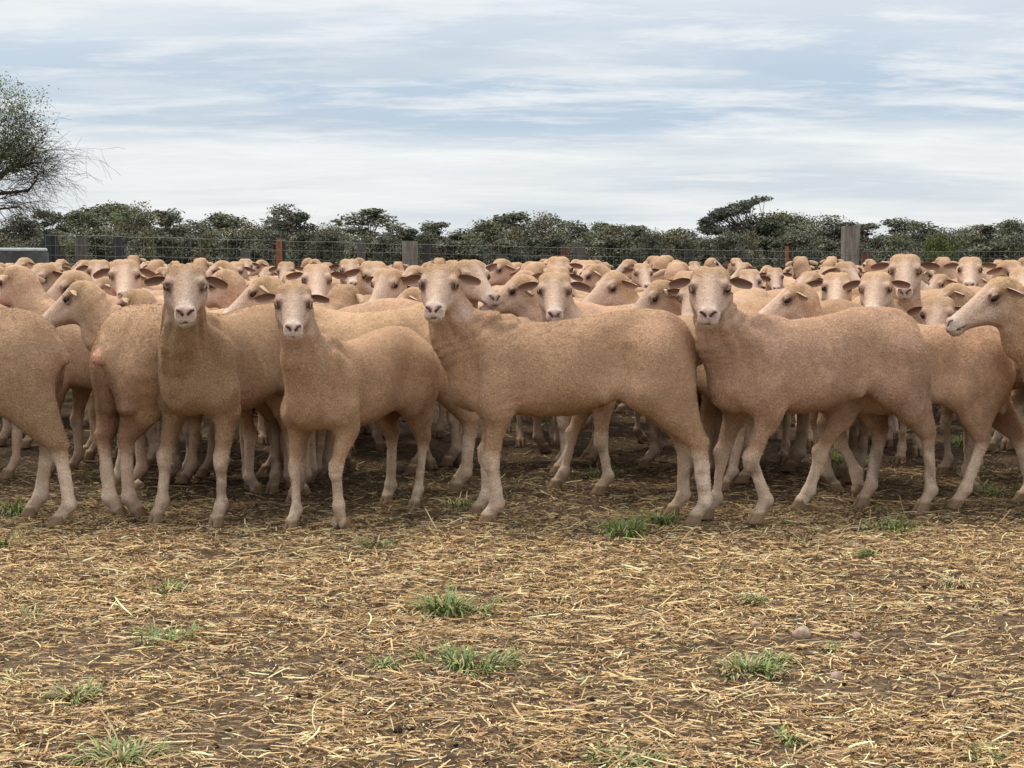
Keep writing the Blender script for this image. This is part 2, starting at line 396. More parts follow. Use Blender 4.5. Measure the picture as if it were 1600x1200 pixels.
        pr.append(Cap([-.395,s*.082,.56],hk+[-.006,0,.045],.058,.018,k=.06)); pr.append(Cap([-.34,s*.086,.54],(st+hk)/2+np.array([-.020,0,.020]),.066,.036,k=.05))
        pr.append(Cap(hk+[-.018,0,.022],hk+[.004,0,-.015],.0235,.0255,k=.014,ysq=1.2))
        pr.append(Cap(hk,ft,.0230,.0212,k=.010,ysq=1.28)); pr.append(Cap(hk+[-.02,0,0],ft+[-.014,0,.012],.0145,.0135,k=.008,ysq=1.4))
        pr.append(Ell(ft+[-.004,0,.002],[.0285,.0235,.026],k=.012))
        tw=L.get('t',0.0); c,sn=math.cos(tw),math.sin(tw); fo=np.array([.030*c,.030*sn,-.045]); bend=L.get('b',0.0)
        if bend: fo=np.array([-.012,0,-.05])
        pr.append(Cap(ft,ft+fo,.0225,.0255,k=.010,ysq=1.15)); hoofs.append((ft+fo,tw,bend))
    pr+=subs
    for s in (1,-1):
        pr.append(Ell([.285,s*.055,.742],[.05,.022,.030],k=.03))
        pr.append(Cap([-.20,s*.110,.53],[-.14,s*.105,.475],.014,.008,k=.06))
    # belly/flank fold, sheath, tail
    pr.append(Cap([-.02,0,.440],[-.12,0,.465],.035,.026,k=.04))
    if tail: pr.append(Cap([-.455,0,.655],[-.488,0,.60],.030,.020,k=.02))
    if tail=='pink': pr.append(Ell([-.497,0,.600],[.022,.026,.028],k=.012))
    pr.append(Cap([-.45,.035,.62],[-.42,.05,.42],.03,.03,k=.03)); pr.append(Cap([-.45,-.035,.62],[-.42,-.05,.42],.03,.03,k=.03))
    # head
    H='h'
    jw=.95+.10*rs0.rand(); pr.append(Loft([(a,b,c,d*(1 if a<.05 else jw)) for a,b,c,d in HEAD],k=.035,frame=H,n=2.1,taper=.16,mid=.45))
    for s in (1,-1):
        pr.append(Ell([.045,s*.037,-.050],[.052,.028,.042],k=.02,frame=H))      # cheek
        pr.append(Ell([.074,s*.055,.022],[.030,.016,.015],k=.014,frame=H))      # brow
        pr.append(Ell([.028,s*.037,.036],[.035,.028,.022],k=.02,frame=H))       # cranium corner
        pr.append(Ell([.254,s*.021,-.020],[.016,.013,.013],k=.014,frame=H))     # nostril wing
        pr.append(Cap([.225,s*.024,-.046],[.263,s*.014,-.047],.013,.013,k=.012,frame=H)) # lip
        pr.append(Ell([.088,s*.067,.003],[.020,.012,.013],k=.010,frame=H,sub=True))  # socket
        pr.append(Cap([.11,s*.061,-.016],[.15,s*.053,-.035],.006,.004,k=.02,frame=H,sub=True)) # tear groove
        pr.append(Ell([.086,s*.055,.001],[.0150,.0140,.013],k=.004,frame=H))
        pr.append(Cap([.066,s*.0705,.010],[.086,s*.0745,.0145],.0045,.0058,k=.006,frame=H))
        pr.append(Cap([.086,s*.0745,.0145],[.108,s*.0665,.005],.0058,.0042,k=.006,frame=H))
        pr.append(Cap([.068,s*.0705,-.008],[.088,s*.0725,-.0125],.004,.005,k=.006,frame=H))
        pr.append(Cap([.088,s*.0725,-.0125],[.108,s*.0655,-.004],.005,.004,k=.006,frame=H))
        pr.append(Cap([.270,s*.008,-.028],[.267,s*.018,-.016],.0046,.0046,k=.004,frame=H,sub=True))
        pr.append(Cap([.267,s*.018,-.016],[.256,s*.030,-.013],.0042,.0028,k=.004,frame=H,sub=True))
        pr.append(Cap([.280,0,-.0515],[.252,s*.033,-.056],.0032,.0032,k=.004,frame=H,sub=True))
        pr.append(Cap([.252,s*.033,-.056],[.205,s*.041,-.052],.0032,.0022,k=.004,frame=H,sub=True))
        pr.append(Ell([.028,s*.060,.020],[.020,.012,.016],k=.014,frame=H))          # ear root
    pr.append(Cap([.279,0,-.028],[.279,0,-.044],.0022,.0022,k=.004,frame=H,sub=True))
    pr.append(Ell([.245,0,-.067],[.026,.024,.015],k=.012,frame=H))              # chin
    rs=np.random.RandomState(seed)
    nax=hb-nb; nlen=np.linalg.norm(nax); nax=nax/nlen; ph=rs.rand()*6
    def inh0(P): return (np.abs(P[...,1])<.30)
    def post(P,D):
        t=(P-nb)@nax
        q=P-nb-t[...,None]*nax; rr=np.sqrt((q*q).sum(-1))
        back=(q@np.array([-nax[2],0,nax[0]],np.float32))/np.maximum(rr,1e-4)
        n1=noise3(P,9.0,seed+3); n2=noise3(P,22.0,seed+5)
        m=np.exp(-((t-.16)/.11)**2)*(rr<.26)*(.45+.55*np.clip(back+.3,0,1))
        if vf>0:
            aa=np.arctan2(P[...,1]-nb[1]-t*nax[1],-back*rr+1e-5); mv=np.exp(-((t-.20)/.12)**2)*(rr<.22)*(rr>.02)*np.clip(.4-back*1.2,0,1)*(P[...,2]>.5)
            D=D+vf*.0052*mv*np.sin(aa*11+n1*2.6+n2*1.0+ph)*(.6+.6*noise3(P,5.,seed+41))
        brk=np.clip(.45+1.1*noise3(P,7.,seed+31),0,1); D=D+folds*.0082*m*brk*np.sin(t*2*np.pi/.036+ph+n1*3.4+n2*1.2)
        D=D+.0014*np.exp(-((P[...,0]-.20)/.10)**2)*np.exp(-((P[...,2]-.45)/.07)**2)*np.sin(P[...,2]*190+n1*5+P[...,0]*60)*inh0(P)
        inh=np.sqrt(((P-(O+R@np.array([.12,0,0],np.float32)*hs))**2).sum(-1))>.17
        D=D+inh*(n1*.0045+n2*.0022)
        # knobbly shin skin
        low=(P[...,2]<.42)*(P[...,2]>.05)*inh
        D=D+low*noise3(P*np.array([1,1,.45],np.float32),60.,seed+9)*.0008
        return D
    allp=np.array([O,O+R@np.array([.3,0,-.03],np.float32)*hs])
    lo=np.minimum([-.60,-.25,-.02],allp.min(0)-.16); hi=np.maximum([.58,.25,.86],allp.max(0)+.15)
    for (q,_,_) in hoofs:
        lo=np.minimum(lo,q-.08); hi=np.maximum(hi,q+.08)
    hc=O+R@np.array([.13,0,-.02],np.float32)*hs
    W=None
    if warp:
        W=Warp(hc,.52,.22); lo=lo-.12; hi=hi+.12
    V,Fc=mesh_sdf(pr,frames,lo,hi,h,W,post)
    V=smooth_pass(V,Fc,.35,1)
    # ---- colour (fleece, skin and dirt, with facial shade painted in)
    q=(V-O)@(R/hs).astype(np.float32)
    rs=np.random.RandomState(seed+100); j=lambda a:1+(rs.rand()-.5)*a
    wool=np.array([.600,.385,.236])*np.array([1,j(.06),j(.12)])*j(.14)*.86*tone; tt=.5+.5*tone; pale=np.array([.68,.505,.395])*tt; pink=np.array([.50,.26,.20]); tan=np.array([.50,.325,.19])*tt
    C=np.tile(wool,(len(V),1))
    def mix(C,c,m): return C*(1-m[:,None])+np.array(c)*m[:,None]
    n1=noise3(V,14.,seed+1)*.5+.5; n2=noise3(V,45.,seed+2)*.5+.5; n3=noise3(V,5.,seed+4)*.5+.5
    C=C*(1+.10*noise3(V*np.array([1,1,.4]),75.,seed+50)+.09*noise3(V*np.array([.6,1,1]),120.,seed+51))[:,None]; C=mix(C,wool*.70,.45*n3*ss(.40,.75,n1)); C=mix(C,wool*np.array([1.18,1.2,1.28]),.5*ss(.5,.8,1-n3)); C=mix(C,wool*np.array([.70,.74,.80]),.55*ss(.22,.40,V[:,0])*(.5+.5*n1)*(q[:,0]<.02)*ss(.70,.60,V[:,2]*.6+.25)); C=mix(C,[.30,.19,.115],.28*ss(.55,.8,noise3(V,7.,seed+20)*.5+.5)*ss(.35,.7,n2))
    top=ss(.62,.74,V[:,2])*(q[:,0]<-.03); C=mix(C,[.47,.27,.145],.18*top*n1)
    Cb=mix(C,[.32,.20,.12],ss(.56,.40,V[:,2])*ss(.18,.36,V[:,2])*.55*(.4+.6*n2))  # darker, browner tone down the lower body
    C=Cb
    # brisket/breast scuffed darker, armpit bare pink skin
    # lower legs pale below knee and hock
    lm=ss(.30,.22,V[:,2]+.05*(n1-.5)); C=mix(C,[.76,.60,.46],lm*.95*(.55+.45*ss(.3,.6,n1)))
    C=mix(C,[.22,.15,.10],lm*dirt*.9*ss(.45,.75,n1*.6+n2*.4))
    C=mix(C,[.24,.165,.105],ss(.12,.05,V[:,2])*.45*(.4+.6*n2))
    ip=np.exp(-(((V-np.array([.16,0,.45]))/np.array([.07,.5,.05]))**2).sum(1))*(np.abs(V[:,1])>.10); C=mix(C,[.50,.27,.18],ip*.30)
    # hind inner thigh, dark and dirty
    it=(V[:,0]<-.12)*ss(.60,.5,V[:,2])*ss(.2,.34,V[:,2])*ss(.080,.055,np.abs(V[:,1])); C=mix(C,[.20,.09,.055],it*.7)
    if seed%3!=1: C=mix(C,[.17,.11,.065],np.clip(np.exp(-(((V-np.array([-.43,0,.47]))/np.array([.09,.13,.14]))**2).sum(1))*1.3*(.25+.75*ss(.35,.65,n2*.5+n1*.5)),0,.75)*(.35+.5*(seed%3==0)))
    # head
    if tail=='pink': C=mix(C,[.72,.36,.27],np.exp(-(((V-np.array([-.505,0,.600]))/np.array([.022,.026,.030]))**2).sum(1)*1.0))
    inh=(ss(-.06,-.02,q[:,0])*ss(.14,.11,np.abs(q[:,1]))*ss(-.16,-.12,q[:,2])*(q[:,0]<.31))
    x,y,z=q[:,0],np.abs(q[:,1]),q[:,2]
    fm=inh*ss(.02,.09,x+.03*(n1-.5)); C=mix(C,pale,fm*.72)
    C=mix(C,tan,inh*ss(.095,.05,x)*ss(-.04,.02,z)*.8)
    C=mix(C,[.42,.27,.18],inh*np.exp(-((y-.030)/.014)**2-((x-.10)/.05)**2)*(z>0)*.35)
    C=mix(C,[.56,.36,.29],inh*np.exp(-((x-.13)/.05)**2)*ss(.03,.05,y)*.35)
    mz=inh*ss(.195,.235,x); C=mix(C,[.64,.52,.43],mz*.8)
    ns=inh*ss(.243,.258,x)*ss(-.043,-.034,z)*ss(.032,.024,y); C=mix(C,[.48,.31,.26],ns*(.45+.4*rs.rand()))
    C=mix(C,[.33,.15,.13],inh*np.exp(-((y-.014)/.008)**2-((z+.022)/.010)**2)*(x>.25)*.5)
    # dark eyelid rim skin; shade painted into sockets, nostrils and mouth line
    C=mix(C,[.24,.145,.10],np.clip(np.exp(-(((x-.085)/.036)**2+((z-.002)/.024)**2))*(y>.040)*inh*.45,0,1)); e=np.exp(-(((x-.087)/.024)**2+((z-.001)/.013)**2))*(y>.05)*inh; C=mix(C,[.11,.06,.045],np.clip(e*1.1,0,.9))
    def segd(a,b):
        a=np.array(a); b=np.array(b); w=np.stack([x,y,z],1)-a; ab=b-a; t=np.clip((w@ab)/(ab@ab),0,1); return np.sqrt(((w-t[:,None]*ab)**2).sum(1))
    no=np.minimum(segd([.270,.008,-.028],[.267,.018,-.016]),segd([.267,.018,-.016],[.256,.030,-.013]))
    C=mix(C,[.055,.025,.022],inh*ss(.0068,.0036,no))
    mo=np.minimum(segd([.280,0,-.0515],[.252,.033,-.056]),segd([.252,.033,-.056],[.205,.041,-.052]))
    C=mix(C,[.10,.045,.035],inh*ss(.0062,.003,mo)*.9)
    if dewlap:
        pass
    info={'O':O,'R':R,'hs':hs,'hoofs':hoofs}
    # wool mask in alpha-like second attribute: 1 = fleece, 0 = bare/short hair
    wm=(1-fm)*(1-ss(.30,.20,V[:,2]))
    return V,Fc,C.astype(np.float32),wm.astype(np.float32),info

def ear_mesh(name,fold=.35,length=.105,seed=0,mats=()):
    """cupped leaf: x along the ear, y up across it, z = opening"""
    nu,nv=15,9; V=[];C=[];F=[]
    for side in (0,1):
        for i in range(nu):
            u=i/(nu-1); w=.0270*math.sqrt(max(.02,1-abs((u-.55)/.475)**4))*(.5+.5*min(1,u/.42))
            for j in range(nv):
                v=-1+2*j/(nv-1)
                a=v*(1.0-.35*u)                                  # curl angle across
                yy=w*math.sin(a)/1.0*1.05; zz=(1-math.cos(a))*w*1.25
                if v>0: zz+=fold*w*v*v*.8; yy-=fold*w*v*v*.25
                dx=u*length; droop=-.018*u*u
                th=(.0028 if side==0 else -.0008)*(1-abs(v)**3*.7)
                V.append((dx,yy+droop,zz-.012*u*u-th))
                rim=abs(v)**3
                inner=np.array([.23,.125,.095])*(.75+.5*u); outer=np.array([.47,.32,.21])
                C.append(outer if side==0 else inner*(1-rim)+outer*rim)
    N=nu*nv
    for side in (0,1):
        for i in range(nu-1):
            for j in range(nv-1):
                a=side*N+i*nv+j; f=(a,a+1,a+nv+1,a+nv); F.append(f if side==0 else f[::-1])
    for i in range(nu-1):
        for j in (0,nv-1):
            a=i*nv+j; f=(a,a+nv,N+a+nv,N+a); F.append(f if j==0 else f[::-1])
    for j in range(nv-1):
        a=(nu-1)*nv+j; F.append((a,a+1,N+a+1,N+a)[::1])
    return np_mesh(name,np.array(V),np.array(F),{'Col':np.array(C)},mats=mats)

def hoof_mesh(mats=()):
    """two claws side by side"""
    V=[];F=[];C=[]
    for s in (1,-1):
        rings=[(.050,.021,.0145,-.006),(.036,.025,.0165,-.003),(.018,.0305,.018,.003),(.004,.036,.0185,.009),(.0,.035,.017,.009)]
        b=len(V); n=12
        for (z,rx,ry,ox) in rings:
            for k in range(n):
                a=2*math.pi*k/n; ca=math.cos(a); sa=math.sin(a)
                px=ox+rx*ca*(1.12 if ca>0 else .95); py=s*(.0175)+ry*sa*(1-.30*max(ca,0))-s*.004*max(ca,0)
                V.append((px,py,z)); C.append((.42,.30,.19) if z>.038 else (.24,.155,.09))
        for r in range(len(rings)-1):
            for k in range(n):
                a=b+r*n+k; c=b+r*n+(k+1)%n; F.append((a,a+n,c+n,c)[::1])
        for zz,ring in ((.05,0),(0,len(rings)-1)):
            V.append((-.004 if ring==0 else .009,s*.0175,zz)); C.append((.40,.29,.2)); ci=len(V)-1
            for k in range(0,n,2):
                a=b+ring*n+k; c=b+ring*n+(k+1)%n; d=b+ring*n+(k+2)%n; F.append((ci,a,c,d) if ring==0 else (ci,d,c,a))
    return np_mesh('hoof',np.array(V),np.array(F),{'Col':np.array(C)},mats=mats)

def eye_mesh(mats=()):
    V=[];F=[];C=[];n=16;m=10
    for i in range(m+1):
        th=math.pi*i/m
        for k in range(n):
            a=2*math.pi*k/n; V.append((math.sin(th)*math.cos(a),math.cos(th),math.sin(th)*math.sin(a)))
            d=math.cos(th); C.append((.010,.008,.006) if d>.78 else (.045,.028,.016) if d>.5 else (.02,.013,.010))
    for i in range(m):
        for k in range(n):
            a=i*n+k; b=i*n+(k+1)%n; F.append((a,b,b+n,a+n))
    return np_mesh('eyeball',np.array(V)*.0138,np.array(F),{'Col':np.array(C)},mats=mats)

def fleece_mesh(V,F,C,wm,n,seed,L=.0055,W=.0010):
    """short clipped hairs standing off the skin, lying back and down"""
    rs=np.random.RandomState(seed); A=V[F[:,0]];B=V[F[:,1]];Cc=V[F[:,2]];D=V[F[:,3]]
    N=np.cross(Cc-A,D-B); ar=np.linalg.norm(N,axis=1)+1e-12; N=N/ar[:,None]; w=ar*np.clip(wm[F].mean(1)*1.3-.1,.12*(V[F].mean(1)[:,2]>.12),1)
    w=w/w.sum(); k=rs.choice(len(F),n,p=w); a=rs.rand(n,1); b=rs.rand(n,1)
    P=(A[k]*(1-a)+B[k]*a)*(1-b)+(D[k]*(1-a)+Cc[k]*a)*b; Nn=N[k]
    fl=np.array([-.75,0,-.55])+rs.normal(0,.45,(n,3)); fl=fl-Nn*(fl*Nn).sum(1)[:,None]; fl/=np.linalg.norm(fl,axis=1)[:,None]+1e-9
    d=fl*.93+Nn*(.22+.28*rs.rand(n,1)); d/=np.linalg.norm(d,axis=1)[:,None]; sd=np.cross(d,Nn); sd/=np.linalg.norm(sd,axis=1)[:,None]+1e-9
    l=L*(.5+.9*rs.rand(n,1)); ww=W*(.6+.8*rs.rand(n,1))
    VV=np.stack([P-sd*ww,P+sd*ww,P+d*l],1).reshape(-1,3); c=C[F[k,0]]*(.62+.78*rs.rand(n,1)); c=c*np.array([1.05,1.03,.98])
    return np_mesh('fleece',VV,np.arange(3*n).reshape(n,3),{'Col':np.repeat(c,3,0)},smooth=False,mats=(M_HAIR,))
# ---------------------------------------------------------------- sheep as objects
EARS={}
for k,(fo,ln) in enumerate([(.35,.096),(.7,.086),(.15,.104)]):
    m=ear_mesh('ear',fo,ln,mats=(M_EAR,)); EARS[(k,1)]=m
    m2=m.copy(); co=np.empty(len(m2.vertices)*3,np.float32); m2.vertices.foreach_get('co',co); co=co.reshape(-1,3); co[:,2]*=-1; m2.vertices.foreach_set('co',co.ravel()); m2.flip_normals(); EARS[(k,-1)]=m2
HOOF=hoof_mesh((M_HOOF,)); EYE=eye_mesh((M_EYE,))
def link(name,data,parent=None,mat=None):
    o=bpy.data.objects.new(name,data); COL.objects.link(o)
    if parent is not None: o.parent=parent
    if mat is not None: o.matrix_local=mat
    return o
def m4(cols,o):
    m=Matrix.Identity(4)
    for c in range(3):
        for r in range(3): m[r][c]=float(cols[c][r])
    for r in range(3): m[r][3]=float(o[r])
    return m
def nrm(v): v=np.array(v,float); return v/np.linalg.norm(v)
def sheep_parts(root,info,ears=((.0,0),(.0,0)),tag=None,parts=True):
    """ears: per side (droop, kind); droop rad >0 lowers the tip"""
    O,R,hs=info['O'],info['R'],info['hs']
    for i,s in enumerate((1,-1)):
        dr,kind=ears[i][:2]; sw=ears[i][2] if len(ears[i])>2 else .12
        e1=nrm([-math.sin(sw)*math.cos(dr),s*math.cos(sw)*math.cos(dr),-math.sin(dr)]); op=np.array([.97,0,.12])
        e3=nrm(op-e1*(op@e1)); e3m=e3*s; e2=np.cross(e3m,e1)
        base=np.array([.030,s*.063,.014])
        c=[R@(e*1.0) for e in (e1,e2,e3m)]
        mt=m4([x*hs for x in c],O+R@(base*hs)); link('ear',EARS[(kind,s)],root,mt)
        if tag is not None and tag[0]==s:
            tg=link('ear_tag',TAG[tag[1]],root,m4([x*hs for x in c],O+R@((base+e1*.045+e2*.012+e3*.010)*hs)))
        a=nrm([.30,s*.95,.05]); b=np.cross([0,0,1.],a); b=nrm(b); cc=np.cross(b,a)
        link('eye',EYE,root,m4([R@(b*hs),R@(a*hs),R@(-cc*hs)],O+R@(np.array([.0865,s*.0635,.0012])*hs)))
    hsz=.88
    if parts:
        for (p,tw,bend) in info['hoofs']:
            c,sn=math.cos(tw),math.sin(tw)
            if bend:
                M=m4([(0,0,-1),(0,1,0),(1,0,0)],(p[0]-.03,p[1],p[2]-.008)) ; M=m4([(.35,0,-.94),(0,1,0),(.94,0,.35)],(p[0]-.025,p[1],p[2]-.03))
            else: M=m4([(c*hsz,sn*hsz,0),(-sn*hsz*.86,c*hsz*.86,0),(0,0,.95)],(p[0]+.006*c,p[1]+.006*sn,max(p[2]-.036,0.0)))
            link('hoof',HOOF,root,M)
# ---------------------------------------------------------------- helpers for plain meshes
def tag(o,label=None,cat=None,group=None,kind=None):
    if label: o['label']=label
    if cat: o['category']=cat
    if group: o['group']=group
    if kind: o['kind']=kind
    return o
class MB:
    def __init__(s): s.v=[];s.f=[]
    def box(s,x0,x1,y0,y1,z0,z1,j=0):
        b=len(s.v); r=lambda: (random.random()-.5)*j
        for z in (z0,z1):
            for x,y in ((x0,y0),(x1,y0),(x1,y1),(x0,y1)): s.v.append((x+r(),y+r(),z+(r() if z==z1 else 0)))
        for f in ((3,2,1,0),(4,5,6,7),(0,1,5,4),(1,2,6,5),(2,3,7,6),(3,0,4,7)): s.f.append(tuple(b+i for i in f))
    def tube(s,pts,rad,n=6):
        pts=[np.array(p,float) for p in pts]; b=len(s.v)
        for i,p in enumerate(pts):
            d=pts[min(i+1,len(pts)-1)]-pts[max(i-1,0)]; d=d/(np.linalg.norm(d)+1e-9)
            u=np.cross(d,[0,0,1.]) if abs(d[2])<.95 else np.cross(d,[0,1.,0]); u/=np.linalg.norm(u); w=np.cross(d,u)
            r=rad[i] if hasattr(rad,'__len__') else rad
            for k in range(n):
                a=2*math.pi*k/n; s.v.append(tuple(p+r*(math.cos(a)*u+math.sin(a)*w)))
        for i in range(len(pts)-1):
            for k in range(n): s.f.append((b+i*n+k,b+i*n+(k+1)%n,b+(i+1)*n+(k+1)%n,b+(i+1)*n+k))
        s.f.append(tuple(b+k for k in range(n))[::-1]); s.f.append(tuple(b+(len(pts)-1)*n+k for k in range(n)))
    def mesh(s,name,mat,smooth=False):
        me=bpy.data.meshes.new(name); me.from_pydata([tuple(map(float,v)) for v in s.v],[],s.f); me.materials.append(mat)
        if smooth: me.polygons.foreach_set('use_smooth',[True]*len(me.polygons))
        me.update(); return me
# ---------------------------------------------------------------- ground
def terrain(x,y):
    """gentle lie of the paddock: level where the flock stands, a touch lower far right, higher far left"""
    t=ss(14,40,np.asarray(y,float)); xx=np.asarray(x,float)
    return t*(-.010*np.clip(xx,-14,16)-.05)-.9*ss(60,400,np.asarray(y,float))*0
def n2(x,y,s,seed): return noise3(np.stack([x,y,np.zeros_like(x)],-1),s,seed)
def ground_h(x,y):
    near=ss(30,9,np.asarray(y,float))
    h=n2(x,y,1.6,11)*.014+n2(x,y,7.,12)*.009+n2(x,y,19.,13)*.006*near+np.maximum(n2(x,y,34.,14)-.15,0)*.014*near
    return h*near-.004*near+terrain(x,y)
def grid_lines(fine,lo,hi,far_lo,far_hi,g=1.22):
    a=list(np.arange(lo,hi+1e-6,fine)); st=fine; v=a[-1]
    while v<far_hi: st*=g; v+=st; a.append(v)
    st=fine; v=a[0]; b=[]
    while v>far_lo: st*=g; v-=st; b.append(v)
    return np.array(b[::-1]+a)
def build_ground():
    xs=grid_lines(.025,-2.3,2.3,-1500,1500); ys=grid_lines(.025,2.4,7.0,-200,2600,1.06)
    X,Y=np.meshgrid(xs,ys,indexing='ij'); Z=ground_h(X,Y)
    V=np.stack([X,Y,Z],-1).reshape(-1,3); nx,ny=X.shape
    i=np.arange(nx*ny).reshape(nx,ny); F=np.stack([i[:-1,:-1],i[1:,:-1],i[1:,1:],i[:-1,1:]],-1).reshape(-1,4)
    s=NT('trampled_soil'); v=s.coord()
    a=s.noise(2.2,5,.6,v); b=s.noise(24,5,.7,v); c=s.noise(110,4,.7,v); d=s.noise(75,3,.6,v,(.5,1.5,1),.8)
    col=s.mix(s.ramp(a.outputs[0],[(.35,0),(.65,1)]),(.140,.092,.054),(.090,.058,.035))
    col=s.mix(s.ramp(b.outputs[0],[(.42,0),(.66,1)]),col,(.062,.040,.025))
    col=s.mix(s.math('MULTIPLY',s.ramp(c.outputs[0],[(.56,0),(.66,1)]),.6),col,(.23,.16,.085))
    col=s.mix(s.math('MULTIPLY',s.ramp(d.outputs[0],[(.55,0),(.64,1)]),.7),col,(.36,.26,.14))
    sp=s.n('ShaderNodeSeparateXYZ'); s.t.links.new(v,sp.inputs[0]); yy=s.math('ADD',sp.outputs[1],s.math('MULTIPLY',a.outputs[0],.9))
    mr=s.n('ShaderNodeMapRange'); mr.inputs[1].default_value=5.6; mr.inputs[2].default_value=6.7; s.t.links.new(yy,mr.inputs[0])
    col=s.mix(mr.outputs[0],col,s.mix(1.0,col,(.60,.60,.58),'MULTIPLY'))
    nn=s.bump(b.outputs[0],.02,.8); nn=s.bump(c.outputs[0],.008,.8,nn)
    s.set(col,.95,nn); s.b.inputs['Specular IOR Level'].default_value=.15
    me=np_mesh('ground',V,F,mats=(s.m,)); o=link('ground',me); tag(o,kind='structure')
build_ground()

def straw_mesh(name,P,L,W,ang,tilt,bend,col,roll,seg=3):
    """many bent ribbons at once"""
    n=len(P); d=np.stack([np.cos(ang)*np.cos(tilt),np.sin(ang)*np.cos(tilt),np.sin(tilt)],-1)
    sd=np.stack([-np.sin(ang),np.cos(ang),np.zeros(n)],-1); up=np.cross(d,sd)
    wv=sd*np.cos(roll)[:,None]+up*np.sin(roll)[:,None]
    V=np.zeros((n,(seg+1)*2,3),np.float32)
    for i in range(seg+1):
        t=i/seg-.5
        c=P+d*(t*L)[:,None]+sd*(bend*L*(t*t*4-1)*.25)[:,None]+np.array([0,0,1.])*(np.abs(bend)*L*(1-t*t*4)*.06)[:,None]
        w=W*(1-.35*abs(2*t)**3)*.5
        V[:,2*i]=c-wv*w[:,None]; V[:,2*i+1]=c+wv*w[:,None]
    b=(np.arange(n)*(seg+1)*2)[:,None]
    F=np.concatenate([b+np.array([2*i,2*i+1,2*i+3,2*i+2])[None] for i in range(seg)],0)
    C=np.repeat(col,(seg+1)*2,0)
    return V.reshape(-1,3),F,C
M_STRAW=NT('dry_straw'); _c=vcol(M_STRAW); _n=M_STRAW.noise(140,2); M_STRAW.set(M_STRAW.mix(M_STRAW.math('MULTIPLY',M_STRAW.ramp(_n.outputs[0],[(.42,0),(.62,1)]),.45),_c,M_STRAW.mix(1.0,_c,(.55,.5,.44),'MULTIPLY')),.75); M_STRAW.b.inputs['Specular IOR Level'].default_value=.2; M_STRAW=M_STRAW.m
def build_straw():
    rs=np.random.RandomState(5)
    def scatter(n,y0,y1,pw=1.0,thr=.0,seed=21):
        y=y0+(y1-y0)*rs.rand(n)**pw; x=(rs.rand(n)*2-1)*(y*.345+.35)
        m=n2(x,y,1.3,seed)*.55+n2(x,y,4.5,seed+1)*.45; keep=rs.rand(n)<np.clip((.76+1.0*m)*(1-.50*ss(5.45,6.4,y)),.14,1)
        return x[keep],y[keep]
    pal=np.array([[.62,.46,.25],[.52,.37,.19],[.44,.31,.16],[.72,.58,.35],[.33,.21,.11],[.60,.45,.25],[.25,.16,.09],[.47,.33,.20]])
    Vs=[];Fs=[];Cs=[];off=0
    for (n,y0,y1,l0,l1,w0,w1,pw,seg,flat) in ((120000,2.6,7.0,.014,.048,.0020,.0046,1.0,2,.14),(16000,2.6,6.8,.05,.10,.0026,.0048,1.0,3,.10),(160000,2.6,7.4,.006,.021,.0020,.0046,1.0,1,.35),(24000,6.6,14,.03,.08,.003,.006,1.1,2,.15),(9000,13.5,24,.05,.12,.006,.010,1.0,1,.1)):
        x,y=scatter(n,y0,y1,pw,.0); k=len(x)
        L=l0+(l1-l0)*rs.rand(k)**1.8; W=w0+(w1-w0)*rs.rand(k)**1.5
        ang=rs.rand(k)*2*np.pi; ang=np.where(rs.rand(k)<.35,rs.normal(0,.35,k),ang)
        tilt=rs.normal(0,flat,k); tilt=np.where(rs.rand(k)<.05,rs.normal(0,.5,k),tilt)
        z=ground_h(x,y)+.002+.010*rs.rand(k)**2+np.abs(np.sin(tilt))*L*.42
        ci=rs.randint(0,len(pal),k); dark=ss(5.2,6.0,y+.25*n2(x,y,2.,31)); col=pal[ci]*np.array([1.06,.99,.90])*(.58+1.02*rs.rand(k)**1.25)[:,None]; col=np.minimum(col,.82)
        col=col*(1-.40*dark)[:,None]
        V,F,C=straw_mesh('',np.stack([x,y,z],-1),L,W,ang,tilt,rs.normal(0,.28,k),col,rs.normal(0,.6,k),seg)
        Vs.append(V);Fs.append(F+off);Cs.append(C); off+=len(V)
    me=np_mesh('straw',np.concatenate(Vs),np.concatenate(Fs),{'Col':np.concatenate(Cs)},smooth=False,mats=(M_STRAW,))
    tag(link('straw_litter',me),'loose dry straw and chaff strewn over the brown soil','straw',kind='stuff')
build_straw()
def blob(seed,r=(1,1,.7),nu=8,nv=6,rough=.25):
    rs=np.random.RandomState(seed); V=[];F=[]
    for i in range(nv+1):
        th=math.pi*i/nv
        for k in range(nu):
            a=2*math.pi*k/nu; V.append((math.sin(th)*math.cos(a),math.sin(th)*math.sin(a),math.cos(th)))
    V=np.array(V); V=V*(1+rough*noise3(V,1.6,seed)[:,None]+rough*.5*noise3(V,3.5,seed+1)[:,None])*np.array(r)
    for i in range(nv):
        for k in range(nu): F.append((i*nu+k,(i+1)*nu+k,(i+1)*nu+(k+1)%nu,i*nu+(k+1)%nu))
    return V,np.array(F)
